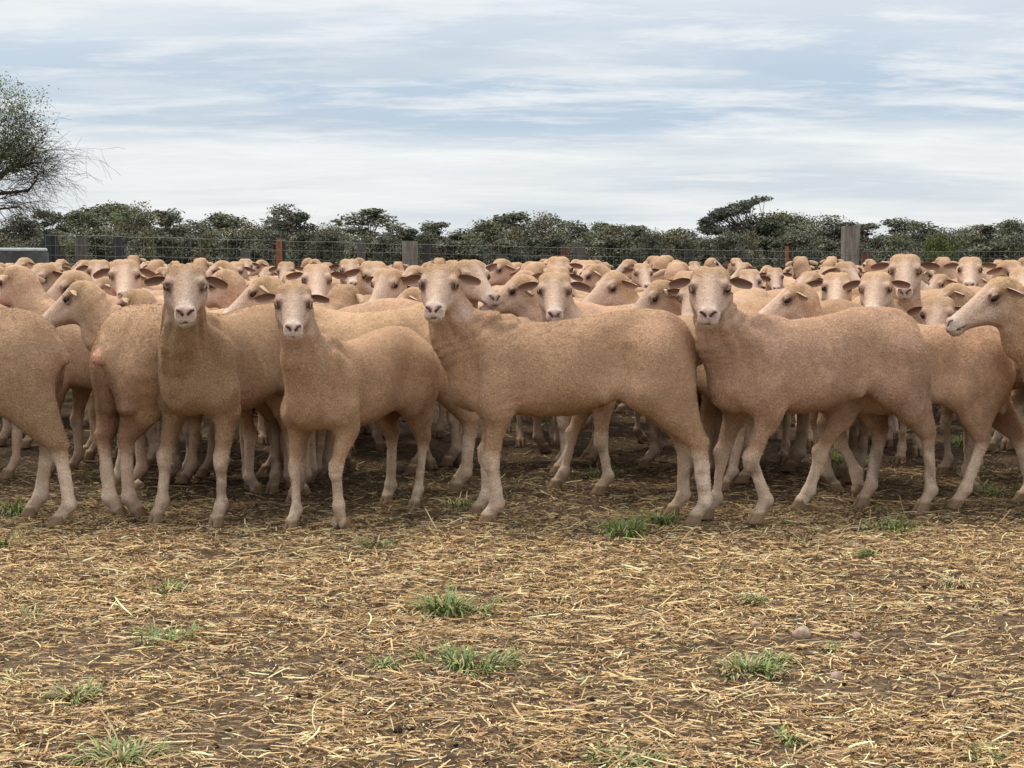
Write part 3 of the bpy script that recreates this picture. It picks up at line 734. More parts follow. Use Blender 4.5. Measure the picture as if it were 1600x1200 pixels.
def build_clods():
    rs=np.random.RandomState(8); n=2800; y=2.6+5.4*rs.rand(n); x=(rs.rand(n)*2-1)*(y*.345+.3)
    m=n2(x,y,1.8,41); k=rs.rand(n)<np.clip(.4-.8*m,.08,1); x=x[k];y=y[k]; n=len(x); sz=.003+.008*rs.rand(n)**2.5
    bs=[blob(i,(1,.8,.6),6,4,.35) for i in range(5)]; Vs=[];Fs=[];off=0
    for i in range(n):
        V,F=bs[i%5]; a=rs.rand()*6.3; c,s_=math.cos(a),math.sin(a)
        Q=V*sz[i]; Q=np.stack([Q[:,0]*c-Q[:,1]*s_,Q[:,0]*s_+Q[:,1]*c,Q[:,2]],-1)+np.array([x[i],y[i],0]); Vs.append(Q);Fs.append(F+off);off+=len(V)
    V=np.concatenate(Vs); hh=ground_h(x,y); V[:,2]+=np.repeat(hh,35-5 if False else len(bs[0][0]))+.002
    me=np_mesh('soil_clods',V,np.concatenate(Fs),mats=(mat_plain('dark_soil',(.055,.037,.025),.95,(.03,.02,.014),60,.003,spec=.1),))
    tag(link('soil_clods',me),'dark crumbs of soil and dung between the straw','soil clods',kind='stuff')
build_clods()
# ---------------------------------------------------------------- stones
M_STONE=mat_plain('pinkish_stone',(.47,.33,.25),.9,(.33,.22,.16),45,.004,spec=.15)
for i,(px,py,w,h,lab) in enumerate([(1252,996,30,20,'largest pinkish stone lying in the straw at front right'),(1339,1004,16,12,'small round pale stone right of the largest stone'),
    (1306,1066,22,22,'half buried pinkish stone below the small round one'),(1181,981,16,14,'brownish stone left of the largest stone'),(216,762,26,17,'pale stone on the soil behind the front sheep at left'),
    (1412,975,10,8,'tiny pale stone far right of the largest stone'),(1571,973,10,8,'tiny pinkish stone near the right edge'),(1290,889,10,8,'tiny pinkish stone up the slope from the straw at right'),(1338,858,16,9,'flat pinkish stone close below the hooves of the right front sheep'),(592,887,14,8,'small pinkish stone near the pale dry tussock')]):
    Z=CAMH*FPX/(py+h*.3-HY); p=at(px,py,Z); sc=w/FPX*Z/2
    V,F=blob(60+i,(sc,sc*.8,h/FPX*Z/2*1.15),9,7,.42); V[:,2]=V[:,2]
    o=link('stone',np_mesh('stone',V,F,mats=(M_STONE,))); o.location=(p[0],Z,float(ground_h(np.array([p[0]]),np.array([Z]))[0])+h/FPX*Z*.32); tag(o,lab,'stone',group='stones in the straw')
# ---------------------------------------------------------------- grass tufts
M_GRASS=NT('grass_blade'); M_GRASS.set(vcol(M_GRASS),.55); M_GRASS.b.inputs['Specular IOR Level'].default_value=.25; M_GRASS=M_GRASS.m
def tuft_mesh(seed,r,h,n,dry=.15):
    rs=np.random.RandomState(seed); V=[];F=[];C=[]
    cs=rs.normal(0,.50,(7,2))*r
    for _ in range(n):
        c=cs[rs.randint(7)]; bx,by=c+rs.normal(0,.27,2)*r; a=math.atan2(by,bx)+rs.normal(0,.7); L=h*(.30+.70*rs.rand()**1.3); w=.0014+.0020*rs.rand()
        lean=.35+.9*rs.rand()**.7; p=np.array([bx,by,-.003]); el=1.45-lean*.35; d=np.array([math.cos(a),math.sin(a)]); sd=np.array([-math.sin(a),math.cos(a),0]); b=len(V)
        isd=rs.rand()<dry; col=np.array([.42,.33,.17] if isd else [.115+.09*rs.rand(),.155+.09*rs.rand(),.045+.03*rs.rand()])*(.7+.5*rs.rand())
        for i in range(5):
            t=i/4; ww=w*(1-t)**.6+.0003; V.append(p-sd*ww); V.append(p+sd*ww); C+= [col*(1+.15*t)]*2
            p=p+np.array([d[0]*math.cos(el),d[1]*math.cos(el),math.sin(el)])*L/4; el-=lean*.55
        for i in range(4): F.append((b+2*i,b+2*i+1,b+2*i+3,b+2*i+2))
    V=np.array(V); V[:,2]=np.maximum(V[:,2],-.002)
    return np_mesh('grass_tuft',V,np.array(F),{'Col':np.array(C)},mats=(M_GRASS,))
TUFTS=[(22,795,60,40,0,'green tuft at the left edge beside the hind hooves'),(8,852,40,24,.2,'small green tuft at the left edge just below the hooves'),
(585,852,46,26,.5,'half dry tuft in the straw below the smaller front sheep'),(270,925,56,24,.1,'low green tuft in the straw left of centre, furthest back there'),
(705,940,95,62,.1,'tall bright tuft in the middle of the straw'),(722,1035,120,52,.15,'wide green tuft below the tall bright one'),(600,1045,50,30,.3,'small tuft just left of the wide green one'),
(262,1003,80,38,.15,'blue green tuft in the left straw, middle of three in a row'),(118,1098,90,40,.3,'loose yellowish green tuft at lower left'),(190,1195,130,50,.3,'green tuft cut by the bottom edge at left'),
(965,1192,120,44,.3,'green tuft cut by the bottom edge in the middle'),(1235,1162,50,26,.2,'small green tuft near the bottom at right'),(1165,1045,110,38,.35,'half dry green tuft right of centre'),(1215,1035,50,30,.2,'green tuft touching the half dry one on its right'),
(1180,940,56,24,.3,'low faint tuft above the stones'),(1365,872,36,26,.1,'small upright tuft below the right front sheep'),(1390,822,72,36,0,'bright green clump between the hooves of the right front sheep'),
(970,825,90,48,.05,'dense green clump under the belly side of the middle front sheep'),(1035,808,56,40,.1,'green clump behind the dense one by the hind hooves'),(942,740,60,26,.05,'short green grass under the middle front sheep'),
(712,790,60,30,.3,'small tuft by the forehooves of the middle front sheep'),(212,795,50,28,.2,'small tuft between the legs of the rear facing sheep'),(1330,720,60,34,0,'green clump deep behind the right front sheep'),(1530,760,50,26,.1,'green tuft under the sheep at right'),(1560,775,40,24,.2,'green tuft near the right edge below the hocks'),
(1500,690,50,24,.1,'short grass far back at right between the legs'),(1300,1018,44,14,.3,'flat little tuft below the largest stone'),(1540,1195,80,26,.1,'broad leaved green weed at the lower right corner'),(45,960,60,24,.6,'faint yellow tuft in the straw at left edge'),(30,1070,70,26,.5,'dry yellowish tuft at lower left edge'),(1495,915,60,20,.9,'flattened tuft of dry orange grass at right'),(800,330,0,0,0,'')]
for i,(px,py,w,h,dry,lab) in enumerate(TUFTS):
    if not w: continue
    Z=CAMH*FPX/(py+h*.25-HY); p=at(px,py,Z); r=w/FPX*Z/2; hh=h/FPX*Z
    o=link('grass_tuft',tuft_mesh(i+1,r*.85,hh*1.15,int(60+w*2.2),dry)); o.location=(p[0],Z,float(ground_h(np.array([p[0]]),np.array([Z]))[0])); tag(o,lab,'grass tuft',group='grass tufts growing through the straw')

# ---------------------------------------------------------------- far vegetation
M_LEAF=NT('gum_leaves'); _c=vcol(M_LEAF); M_LEAF.set(_c,.6); M_LEAF.b.inputs['Specular IOR Level'].default_value=.2
M_LEAF=M_LEAF.m
M_BARK=mat_plain('grey_bark',(.17,.14,.115),.9,(.09,.07,.055),30,.01,(1,1,.3),.1)
def leaf_quads(cen,size,rs,col,flat=.5):
    n=len(cen); a=rs.rand(n)*6.283; el=rs.normal(0,flat,n)
    u=np.stack([np.cos(a)*np.cos(el),np.sin(a)*np.cos(el),np.sin(el)],-1); b=rs.normal(0,1,(n,3)); v=np.cross(u,b); v/=np.linalg.norm(v,axis=1)[:,None]+1e-9
    s=(size*(.6+.8*rs.rand(n)))[:,None]; V=np.stack([cen-u*s,cen-v*s*.42,cen+u*s,cen+v*s*.42],1)
    F=np.arange(4*n).reshape(n,4); return V.reshape(-1,3),F,np.repeat(col,4,0)
def crown(seed,W,H,z0,nc,per,leaf,hue,flatc=.55,lean=0):
    """clumps of leaf-sized faces round the ends of limbs; returns leaf data + clump centres"""
    rs=np.random.RandomState(seed); cc=[];Vs=[];Fs=[];Cs=[];off=0
    for i in range(nc):
        a=rs.rand()*6.283; r=rs.rand()**.6; zz=rs.rand()**.75
        lim=math.sqrt(max(0,1-(zz*.9)**2))
        x=math.cos(a)*r*W/2*lim*.86+lean*zz*H; y=math.sin(a)*r*W/2*lim*.86; z=z0+zz*(H-z0)*.93
        cr=W*(.085+.085*rs.rand()); cc.append((x,y,z))
        n=int(per*(.6+.8*rs.rand())); d=rs.normal(0,1,(n,3)); d/=np.linalg.norm(d,axis=1)[:,None]; rad=cr*(.35+.65*rs.rand(n)**.5)*(1+.3*rs.normal(0,1,n)*.5)
        P=np.array([x,y,z])+d*rad[:,None]*np.array([1.25,1.25,flatc])
        c=np.array(hue)*(.65+.7*rs.rand())*np.array([1+.25*(rs.rand()-.3),1,1-.2*rs.rand()])
        col=np.tile(c,(n,1))*(.7+.6*rs.rand(n))[:,None]
        V,F,C=leaf_quads(P,np.full(n,leaf),rs,col); Vs.append(V);Fs.append(F+off);Cs.append(C);off+=len(V)
    return np.concatenate(Vs),np.concatenate(Fs),np.concatenate(Cs),cc
def limbs(cc,base_r,seed,forks=3,base=(0,0,0)):
    rs=np.random.RandomState(seed); m=MB(); st=[]
    for k in range(forks):
        a=rs.rand()*6.283; st.append((np.array([math.cos(a)*.1,math.sin(a)*.1,0]),[]))
    for i,c in enumerate(cc): st[i%forks][1].append(np.array(c))
    for b,l in st:
        if not l: continue
        mean=np.mean(l,0); k=np.array([mean[0]*.45,mean[1]*.45,mean[2]*.5]); k+=rs.normal(0,.08,3)
        m.tube([b-[0,0,.1],b*.5+k*.5+rs.normal(0,.05,3),k],[base_r,base_r*.8,base_r*.62],6)
        for c in l:
            q=(k+c)/2+rs.normal(0,.12,3)*np.linalg.norm(c-k)*.5; m.tube([k,q,c],[base_r*.42,base_r*.28,base_r*.12],4)
    return m
TREE=[]
def tree_proto(seed,W,H,z0,nc,per,leaf,hue,flatc=.55,lean=0,forks=3,br=.09):
    V,F,C,cc=crown(seed,W,H,z0,nc,per,leaf,hue,flatc,lean)
    return (np_mesh('crown',V,F,{'Col':C},smooth=False,mats=(M_LEAF,)), limbs(cc,br,seed,forks).mesh('trunk',M_BARK,True),H,W)
G1=(.150,.158,.100);G2=(.125,.133,.092);G3=(.165,.168,.110);G4=(.105,.112,.082);G5=(.115,.135,.045)  # gum and scrub greens, greyed and lightened to stand in for haze
TREE=[tree_proto(1,6.0,5,1.8,34,150,.13,G1,.5),tree_proto(2,4.2,5,2.0,22,150,.13,G2,.6),tree_proto(3,7.5,5,1.2,44,140,.13,G3,.5),tree_proto(4,5,5,.6,40,150,.13,G4,.7),
      tree_proto(5,3.6,5,2.6,14,170,.12,G2,.6,0,2),tree_proto(6,6.5,4,.3,46,150,.14,G4,.7),tree_proto(7,5.0,3,.15,34,160,.14,G3,.7),tree_proto(8,4.5,3,.2,30,160,.14,G2,.7)]
def put_tree(k,px,topy,Z,wpx,label,name='gum_tree',cat='tree',group='gum trees on the skyline beyond the fence',proto=None,rot=None):
    cr,tr,H,W=proto or TREE[k]; gz=float(terrain((px-800)/FPX*Z,Z)); p=at(px,topy,Z); hh=p[2]-gz
    e=link(name,None); e.location=(p[0],Z,gz); sx=wpx/FPX*Z/W; e.scale=(sx,sx,hh/H*1.02); e.rotation_euler=(0,0,random.random()*6.28 if rot is None else rot)
    link('crown',cr,e); link('trunk',tr,e); return tag(e,label,cat,group)
SK=[(28,338,70,3,'dark gum tree behind the near tree at far left'),(72,330,56,1,'small round gum tree beside the left gate post'),(125,332,90,0,'broad gum tree over the left end of the fence'),(172,320,110,0,'tallest of the broad gum trees at left'),
(212,322,80,2,'gum tree joined to the right side of the broad left ones'),(258,330,62,1,'lighter gum tree with an open crown left of centre'),(300,347,80,3,'low dark gum tree behind the first rusty picket'),(352,336,86,0,'flat topped gum tree between the left trees and the dark one'),
(398,352,70,2,'pale low gum tree behind the wire at left'),(446,324,82,3,'dark rounded gum tree over the rusty orange post'),(520,352,70,2,'low tree right of the dead leafless one'),(569,328,88,4,'open two-lobed gum tree standing clear on the skyline'),
(622,352,70,3,'low dark gum tree above the grey timber post'),(680,348,54,1,'thin gum tree with sky through its crown near the middle'),(725,360,80,3,'low trees right of the thin one'),(768,346,76,0,'gum tree left of the middle peak'),(802,334,72,1,'gum tree forming the middle peak'),
(850,336,78,2,'gum tree right of the middle peak'),(897,348,70,3,'dark gum tree behind the short timber post'),(948,350,74,0,'flat gum tree right of the short timber post'),(990,353,60,1,'gum tree at right of centre'),(1030,362,74,2,'low pale gum tree right of centre'),(1072,362,66,3,'low gum tree left of the windswept one'),
(1186,338,84,3,'dark gum tree in front of the windswept one'),(1222,334,84,0,'gum tree right of the windswept one'),(1262,338,80,2,'pale gum tree left of the tall timber post'),(1303,341,74,3,'gum tree just left of the tall timber post'),(1348,350,66,1,'gum tree just right of the tall timber post'),(1404,344,70,1,'round gum tree on the right skyline'),
(1446,350,70,3,'dark gum tree behind the bright green bush'),(1498,357,74,2,'low gum tree at right of the bright bush'),(1540,352,56,1,'gum tree near the right edge'),(1580,346,66,0,'open gum tree at the right edge'),(1630,350,90,3,'gum tree cut by the right edge')]
for i,(px,ty,w,k,lab) in enumerate(SK): put_tree(k,px,ty,108+((i*37)%29),w*1.32,lab)
zones=['far left','left','left of centre','middle','right of centre','right','far right']
for i in range(58):
    px=-40+i*29.3+random.uniform(-10,10); ty=random.uniform(362,382); Z=random.uniform(78,104)
    z=zones[min(6,max(0,int(px/1600*7)))]
    k=[5,6,7,3][i%4]; pale=k==6; wd=random.uniform(60,100); hc='low' if ty>376 else 'tall' if ty<368 else 'middling'; wc='broad' if wd>80 else 'narrow'
    put_tree(k,px,ty,Z,wd,hc+' '+wc+(' pale ' if pale else ' dark ')+'mallee shrub behind the fence, '+z+' of the scrub',name='mallee_shrub',cat='shrub',group='mallee shrubs behind the fence at the '+z+(', paler' if pale else ', darker')+', '+hc+' '+wc)
put_tree(6,1468,370,70,78,'bright yellow green bush in front of the dark trees at right',group='x',name='green_bush',cat='bush',proto=tree_proto(31,5,3,.1,40,170,.10,G5,.7)); del bpy.data.objects['green_bush']['group']
def windswept():
    rs=np.random.RandomState(77); Z=118; gz=float(terrain(17,Z)); base=at(1205,400,Z); Vs=[];Fs=[];Cs=[];off=0; cc=[]
    S=Z/FPX
    for i in range(64):
        t=rs.rand(); cx=1100+92*t+rs.normal(0,3); cy=346-36*t+rs.normal(0,3.2)
        if rs.rand()<.22: cx=1098+60*rs.rand(); cy=352+12*rs.rand()
        p=at(cx,cy,Z+rs.normal(0,1.2))-np.array([base[0],Z,gz]); cc.append(p)
        n=110; d=rs.normal(0,1,(n,3)); d/=np.linalg.norm(d,axis=1)[:,None]; P=p+d*(.55*(.3+.7*rs.rand(n)))[:,None]*np.array([1.3,1.2,.5])
        V,F,C=leaf_quads(P,np.full(n,.12),rs,np.tile(np.array(G4)*(.7+.6*rs.rand()),(n,1))*(.7+.6*rs.rand(n))[:,None]); Vs.append(V);Fs.append(F+off);Cs.append(C);off+=len(V)
    e=link('windswept_tree',None); e.location=(base[0],Z,gz); link('crown',np_mesh('crown',np.concatenate(Vs),np.concatenate(Fs),{'Col':np.concatenate(Cs)},smooth=False,mats=(M_LEAF,)),e)
    link('trunk',limbs(cc,.13,9,3).mesh('trunk',M_BARK,True),e); tag(e,'windswept tree leaning left with a flat slanting crown, highest on the skyline','tree')
windswept()
def scrub():
    rs=np.random.RandomState(3); n=42000; Z=140+40*rs.rand(n); px=-200+2000*rs.rand(n); top=372+8*noise3(np.stack([px/60,px*0,px*0],-1),1.,5)+4*noise3(np.stack([px/17,px*0,px*0],-1),1.,6)
    X=(px-800)/FPX*Z; Hh=CAMH+(HY-top)/FPX*Z; z=Hh*rs.rand(n)**.8; gz=terrain(X,Z)
    c=np.array(G2)*(.6+.7*(noise3(np.stack([X*.25,Z*.25,z],-1),1.,9)*.5+.5))[:,None]*(.75+.5*rs.rand(n))[:,None]
    V,F,C=leaf_quads(np.stack([X,Z,z+gz],-1),np.full(n,.38),rs,c,.7)
    tag(link('distant_scrub',np_mesh('distant_scrub',V,F,{'Col':C},smooth=False,mats=(M_LEAF,))),'dense dark scrub closing the view behind the trees','scrub',kind='stuff')
scrub()
def branch(m,leafs,p,d,L,r,depth,rs,droop,tips,sub=3,wob=.22):
    pts=[p];rad=[r]; n=4 if depth>1 else 3
    for i in range(n):
        d=d+rs.normal(0,wob,3)*.5+np.array([0,0,droop*(i+1)/n]); d/=np.linalg.norm(d); p=p+d*L/n; pts.append(p); rad.append(max(r*(1-.55*(i+1)/n),.0022))
    m.tube(pts,rad,5 if depth>2 else 3)
    if depth==0: tips.append(p); return
    for k in range(sub):
        i=rs.randint(1,n+1); b=pts[i]; dd=d+rs.normal(0,.55,3)*np.array([1,1,.8]); dd/=np.linalg.norm(dd)
        branch(m,leafs,b,dd,L*(.55+.25*rs.rand()),rad[i]*.62,depth-1,rs,droop*(.8+.6*rs.rand()),tips,sub,wob)
def bare_tree(px,Z,topy,label,seed):
    rs=np.random.RandomState(seed); b=at(px,400,Z); gz=float(terrain(b[0],Z)); H=at(px,topy,Z)[2]-gz; m=MB(); t=[]
    for k in range(4):
        d=np.array([rs.normal(0,.25),rs.normal(0,.2),1.]); d/=np.linalg.norm(d); branch(m,None,np.zeros(3),d,H*.55,.07,4,rs,-.02,t,3,.15)
    v=np.array(m.v); m.v=[tuple(q) for q in v*np.array([1,1,H/v[:,2].max()])]
    o=link('dead_tree',m.mesh('dead_tree',M_BARK)); o.location=(b[0],Z,gz); tag(o,label,'tree')
bare_tree(492,112,319,'leafless dead tree with fine pale twigs left of the open gum tree',4)
bare_tree(1375,120,336,'thin leafless tree top right of the tall timber post',6)
def left_tree():
    rs=np.random.RandomState(19); Z=27.; b=at(-55,400,Z); gz=float(terrain(b[0],Z)); S=Z/FPX; m=MB(); tips=[]; leafy=[]
    P=lambda x,y,dz=0: at(x,y,Z+dz)-np.array([b[0],Z,gz])
    fork=P(-40,330); m.tube([np.array([0,0,-.1]),P(-52,370),fork],[.13,.115,.10],8)
    ends=[((-35,279),(-12,223),.7),((-10,289),(38,258),.5),((-15,304),(58,280),-.4),((-40,279),(-25,213),.8),((-10,279),(52,232),.3),((-15,279),(18,224),.5),((-20,316),(20,306),-.5),((0,272),(60,254),.1),((-30,316),(26,324),-.3),((-60,284),(-90,238),.3),((-90,304),(-150,264),.1),((-75,276),(-55,218),.5),((-20,274),(4,238),.5),((-30,289),(34,246),.5)]
    for (mx,my),(ex,ey),lf in ends:
        dz=rs.normal(0,.45); up=ey<=235; q=P(mx,my,dz*.5); e=P(ex,ey,dz); m.tube([fork,(fork+q)/2+rs.normal(0,.06,3),q,(q+e)/2+rs.normal(0,.08,3),e],[.07,.055,.042,.026,.012],6)
        for k in range(13):
            t=.15+.85*rs.rand(); bp=q+(e-q)*t; dd=(e-q)/np.linalg.norm(e-q)+rs.normal(0,.5,3)+np.array([.15,0,0]); dd/=np.linalg.norm(dd); tl=[]
            branch(m,None,bp,dd,(.45+.45*rs.rand() if up else .45+.30*rs.rand()),.0075,2,rs,(-.13 if my>255 or ey>260 else .03),tl,3,.25)
            (leafy if ey<=235 else tips).extend([x for x in tl])
    leafy=np.array(leafy); scx=leafy[:,0]; pr=.95*ss(P(95,200)[0],P(15,200)[0],scx)*ss(P(0,290)[2],P(0,225)[2],leafy[:,2])
    L=leafy[rs.rand(len(leafy))<pr]; cen=np.repeat(L,34,0)+rs.normal(0,.10,(len(L)*34,3)); n=len(cen)
    g=ss(P(0,210)[2],P(0,130)[2],cen[:,2]); col=(np.array([.10,.12,.05])[None]*(1-g)[:,None]+np.array([.20,.22,.06])[None]*g[:,None])*(.6+.8*rs.rand(n))[:,None]
    V,F,C=leaf_quads(cen,np.full(n,.023),rs,col,.7)
    e=link('wattle_tree',None); e.location=(b[0],Z,gz); link('trunk',m.mesh('trunk',mat_plain('dark_bark',(.09,.075,.06),.9,(.05,.04,.03),30)),e)
    link('crown',np_mesh('crown',V,F,{'Col':C},smooth=False,mats=(M_LEAF,)),e); tag(e,'near tree at the left edge, leafy top and drooping bare twigs','tree')
left_tree()

# ---------------------------------------------------------------- fence, posts, trough
FA=at(70,400,23.2); FB=at(1750,400,35.0)
def fpt(px):
    """point on the fence line seen at photo column px"""
    k=(px-800)/FPX; dx,dy=FB[0]-FA[0],FB[1]-FA[1]; t=(k*FA[1]-FA[0])/(dx-k*dy); return FA[0]+dx*t,FA[1]+dy*t
TOPY=[(70,367),(200,370),(430,376),(640,382),(900,387),(1100,391),(1300,393),(1760,393)]
def ftop(px): return np.interp(px,[a for a,_ in TOPY],[b for _,b in TOPY])
M_WIRE=mat_plain('galvanised_wire',(.27,.27,.25),.55,(.17,.16,.14),3,spec=.4,metal=.3); M_TIMD=mat_plain('darker_grey_timber',(.13,.115,.095),.95,(.08,.07,.055),26,.006,(1,1,.12)); M_RUST=mat_plain('rusty_steel',(.36,.13,.05),.9,(.18,.07,.035),40,.002)  # some posts get a darker copy of the weathered timber
M_TIM=mat_plain('weathered_timber',(.27,.23,.19),.95,(.15,.125,.10),26,.006,(1,1,.12)); M_DARK=mat_plain('dark_painted_steel',(.030,.032,.033),.7,(.05,.045,.04),12); M_GREEN=mat_plain('dark_green_steel',(.018,.045,.038),.6,(.025,.03,.028),12); M_RED=mat_plain('red_rusted_picket',(.23,.07,.045),.9,(.10,.04,.03),30)
fence=link('wire_fence',None); fx0,fy0=fpt(75); fence.location=(fx0,fy0,float(terrain(fx0,fy0))); tag(fence,'long wire mesh stock fence on mixed posts behind the flock','fence')
def frel(px,zoff=0,py=None,dy=0):
    x,y=fpt(px); z=at(px,py if py is not None else ftop(px),y)[2]; return (x-fx0,y-fy0+dy,z-fence.location[2]+zoff)
pxs=list(np.arange(74,1765,22.))
def wire(pts,r,name='line_wire',parent=fence):
    m=MB(); m.tube(pts,r,4); o=link(name,m.mesh(name,M_WIRE),parent); return o
for k in range(8):
    z=-k*.150; wire([frel(px,z+.006*math.sin(px*.05+k)+.004*math.sin(px*.21+k*2)) for px in pxs],.0034 if k==0 else .0025)
m=MB(); x0,y0=fpt(74); x1,y1=fpt(1764); Lf=math.hypot(x1-x0,y1-y0); n=int(Lf/.150)
for i in range(n+1):
    t=i/n; X=x0+(x1-x0)*t; Y=y0+(y1-y0)*t; px=X/Y*FPX+800; a=frel(px); m.tube([a,(a[0],a[1],a[2]-1.05)],.0022,3)
o=link('stay_wires',m.mesh('stay_wires',M_WIRE),fence); o['kind']='stuff'
# slack darker netting on the near side in the middle and right
m=MB()
for k in range(3):
    m.tube([frel(px,-.075-.21*k+.02*math.sin(px*.031+k)+.008*math.sin(px*.17),dy=-.12) for px in np.arange(510,1765,14)],.0026,3)
o=link('barbed_strands',m.mesh('barbed_strands',mat_plain('dark_wire',(.07,.06,.05),.7,(.05,.03,.02),5)),fence); o['kind']='stuff'
def post(px,topy,wpx,mat,name,label,dy=.08,round_=False,j=.012):
    x,y=fpt(px); y+=dy; gz=float(terrain(x,y)); zt=at(px,topy,y)[2]; w=wpx/FPX*y/2; m=MB()
    if round_: m.tube([(x-fx0,y-fy0,-.3),(x-fx0+.01,y-fy0,zt-fence.location[2])],w,10)
    else: m.box(x-w-fx0,x+w-fx0,y-w*.7-fy0,y+w*.7-fy0,-.3,zt-fence.location[2],j)
    o=link(name,m.mesh(name,mat),fence); o['label']=label; return o
post(76,366,12,M_GREEN,'end_post','dark green steel end post at the left');post(86,366,9,M_DARK,'steel_post','dark post against the green end post')
post(119,370,19,M_TIMD,'timber_post','pale split timber post near the left end',.35,True);post(185,369,12,M_DARK,'steel_post','dark post near the left end')
post(380,392,15,M_TIMD,'timber_post','short timber post left of the rusty orange one',.3);
post(436,373,8,M_RUST,'steel_post','rusty orange steel post');post(443,376,4,M_DARK,'steel_post','thin dark post beside the rusty orange one',.16)
post(557,376,12,M_TIMD,'timber_post','dim timber post left of the grey one',.8);post(640,377,24,M_TIM,'timber_post','wide grey timber post left of the middle',.1,True);post(667,381,11,M_DARK,'steel_post','dark post right of the wide grey one')
post(879,386,5,M_RED,'steel_post','red rusted picket by the short timber post');post(886,386,3,M_RED,'steel_post','thin red picket beside the first one',.05);post(906,380,18,M_TIMD,'timber_post','short timber post right of the middle',.2);post(1075,391,11,M_DARK,'steel_post','black post right of the middle')
post(1229,385,5,M_RUST,'steel_post','rusty picket left of the tall timber post');post(1328,353,24,M_TIM,'timber_post','tallest weathered timber post with split top',.06,False,.05);post(1354,395,7,M_RED,'steel_post','reddish post right of the tall timber one',.3);post(780,400,12,M_TIMD,'timber_post','dim timber post in the middle',.6)
post(1500,396,6,M_DARK,'steel_post','dark picket towards the right edge')
# round stock trough beyond, its pale rim showing at the left edge
def trough():
    Z=19.5; c=at(-12,397,Z); R=75/FPX*Z*1.12; gz=float(terrain(c[0],Z)); zt=at(0,388,Z)[2]-gz; e=link('water_trough',None); e.location=(c[0],Z,gz)
    V=[];F=[];n=48; prof=[(R,0),(R,zt-.05),(R-.07,zt-.05),(R-.07,.2),(0.001,.2)]
    for (r,z) in prof:
        for k in range(n): a=2*math.pi*k/n; V.append((r*math.cos(a),r*math.sin(a),z))
    for i in range(len(prof)-1):
        for k in range(n): F.append((i*n+k,i*n+(k+1)%n,(i+1)*n+(k+1)%n,(i+1)*n+k))
    link('tank_wall',np_mesh('tank_wall',np.array(V),np.array(F),mats=(mat_plain('dark_tank',(.05,.05,.045),.8,(.03,.03,.027),9),)),e)
    m=MB(); m.tube([((R-.035)*math.cos(2*math.pi*k/n),(R-.035)*math.sin(2*math.pi*k/n),zt-.02) for k in range(n+1)],.024,8)
    link('rim',m.mesh('rim',mat_plain('pale_steel_rim',(.42,.47,.47),.45,(.33,.37,.37),8,spec=.5),True),e)
    tag(e,'round stock water trough with a pale rim at the left edge','trough')
trough()
# ---------------------------------------------------------------- the flock
TAG={}
def tagmesh(c):
    m=MB(); m.box(-.010,.010,-.012,.010,-.002,.002,.001); m.box(-.004,.004,-.004,.004,-.004,.006); return m.mesh('ear_tag',mat_plain('plastic_tag',c,.4,tuple(x*.9 for x in c)))
TAG['white']=tagmesh((.75,.75,.72))
OCC=[]
def occ(x,y,a,s): return [(x+math.cos(a)*t*s,y+math.sin(a)*t*s) for t in (-.32,0,.32)]
HAIRS=72000
def sheep(label,px,py,Z,head_deg,yaw_deg,pitch=.5,s=1.0,fx=.47,ly=0.,h=.0092,group=None,ears=((.12,0),(.12,0)),root=None,roll=0,tagc=None,**kw):
    """(px,py,Z): where the point between the ears is seen; head_deg = body heading, yaw_deg = gaze, both from +X anticlockwise"""
    a=math.radians(head_deg); ca,sa=math.cos(a),math.sin(a); P=at(px,py,Z)
    rx=P[0]-(ca*fx-sa*ly)*s; ry=P[1]-(sa*fx+ca*ly)*s
    hz=P[2]/s
    V,Fc,C,wm,info=build_sheep(h=h,head=(fx,ly,hz),yaw=math.radians(yaw_deg-head_deg),pitch=pitch,roll=roll,seed=len(OCC)+1,**kw)
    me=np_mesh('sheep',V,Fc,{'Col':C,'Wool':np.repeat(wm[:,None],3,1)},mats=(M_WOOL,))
    o=link('sheep',me); o.location=(rx,ry,0); o.rotation_euler=(0,0,a); o.scale=(s,s,s)
    sheep_parts(o,info,ears,tagc); tag(o,label,'sheep',group or 'shorn sheep in the flock')
    f=link('fleece',fleece_mesh(V,Fc,C,wm,HAIRS if h<=.0095 else 8000,len(OCC),.0070 if h<=.0095 else .007,.0011 if h<=.0095 else .0019),o); f['kind']='stuff'
    OCC.append(occ(rx,ry,a,s)); return o
FR='front row of shorn sheep'
import time; _t=time.time()
sheep('shorn sheep cut by the left edge, only its hindquarters showing',-312,440,5.62,180,180,.5,1.0,.47,group=FR,tone=.84,legs={'hl':{'d':(-.13,0,0)},'hr':{'d':(.03,0,0)}})
sheep('sheep seen from behind with a pink tail stub and crossed hind legs',478,530,6.35,50,60,.7,1.02,.50,group=FR,tail='pink',legs={'hl':{'d':(-.02,-.02,0)},'hr':{'d':(.03,.12,0)},'fr':{'d':(.08,0,0)}})
sheep('sheep facing the camera with a long hanging skin fold down its neck',290,434,5.40,-112,-79,.38,1.0,.47,.09,group=FR,tone=.70,vf=1.4,dewlap=1,folds=.1,neckr=.96,ears=((.28,0),(.10,1)),legs={'fl':{'d':(.03,.02,0)},'fr':{'d':(.04,-.04,0)},'hl':{'d':(.10,0,0)},'hr':{'d':(-.05,0,0)}})
sheep('smaller sheep with a pink nose facing the camera, third from the left',459,462,5.33,-117,-83,.40,.90,.45,group=FR,tone=.80,folds=.2,ears=((.12,1),(.05,0)),legs={'fr':{'d':(.04,0,0)},'fl':{'d':(.02,0,.03),'k':.03,'b':1},'hr':{'d':(-.02,0,0)},'hl':{'d':(.06,0,0)}})
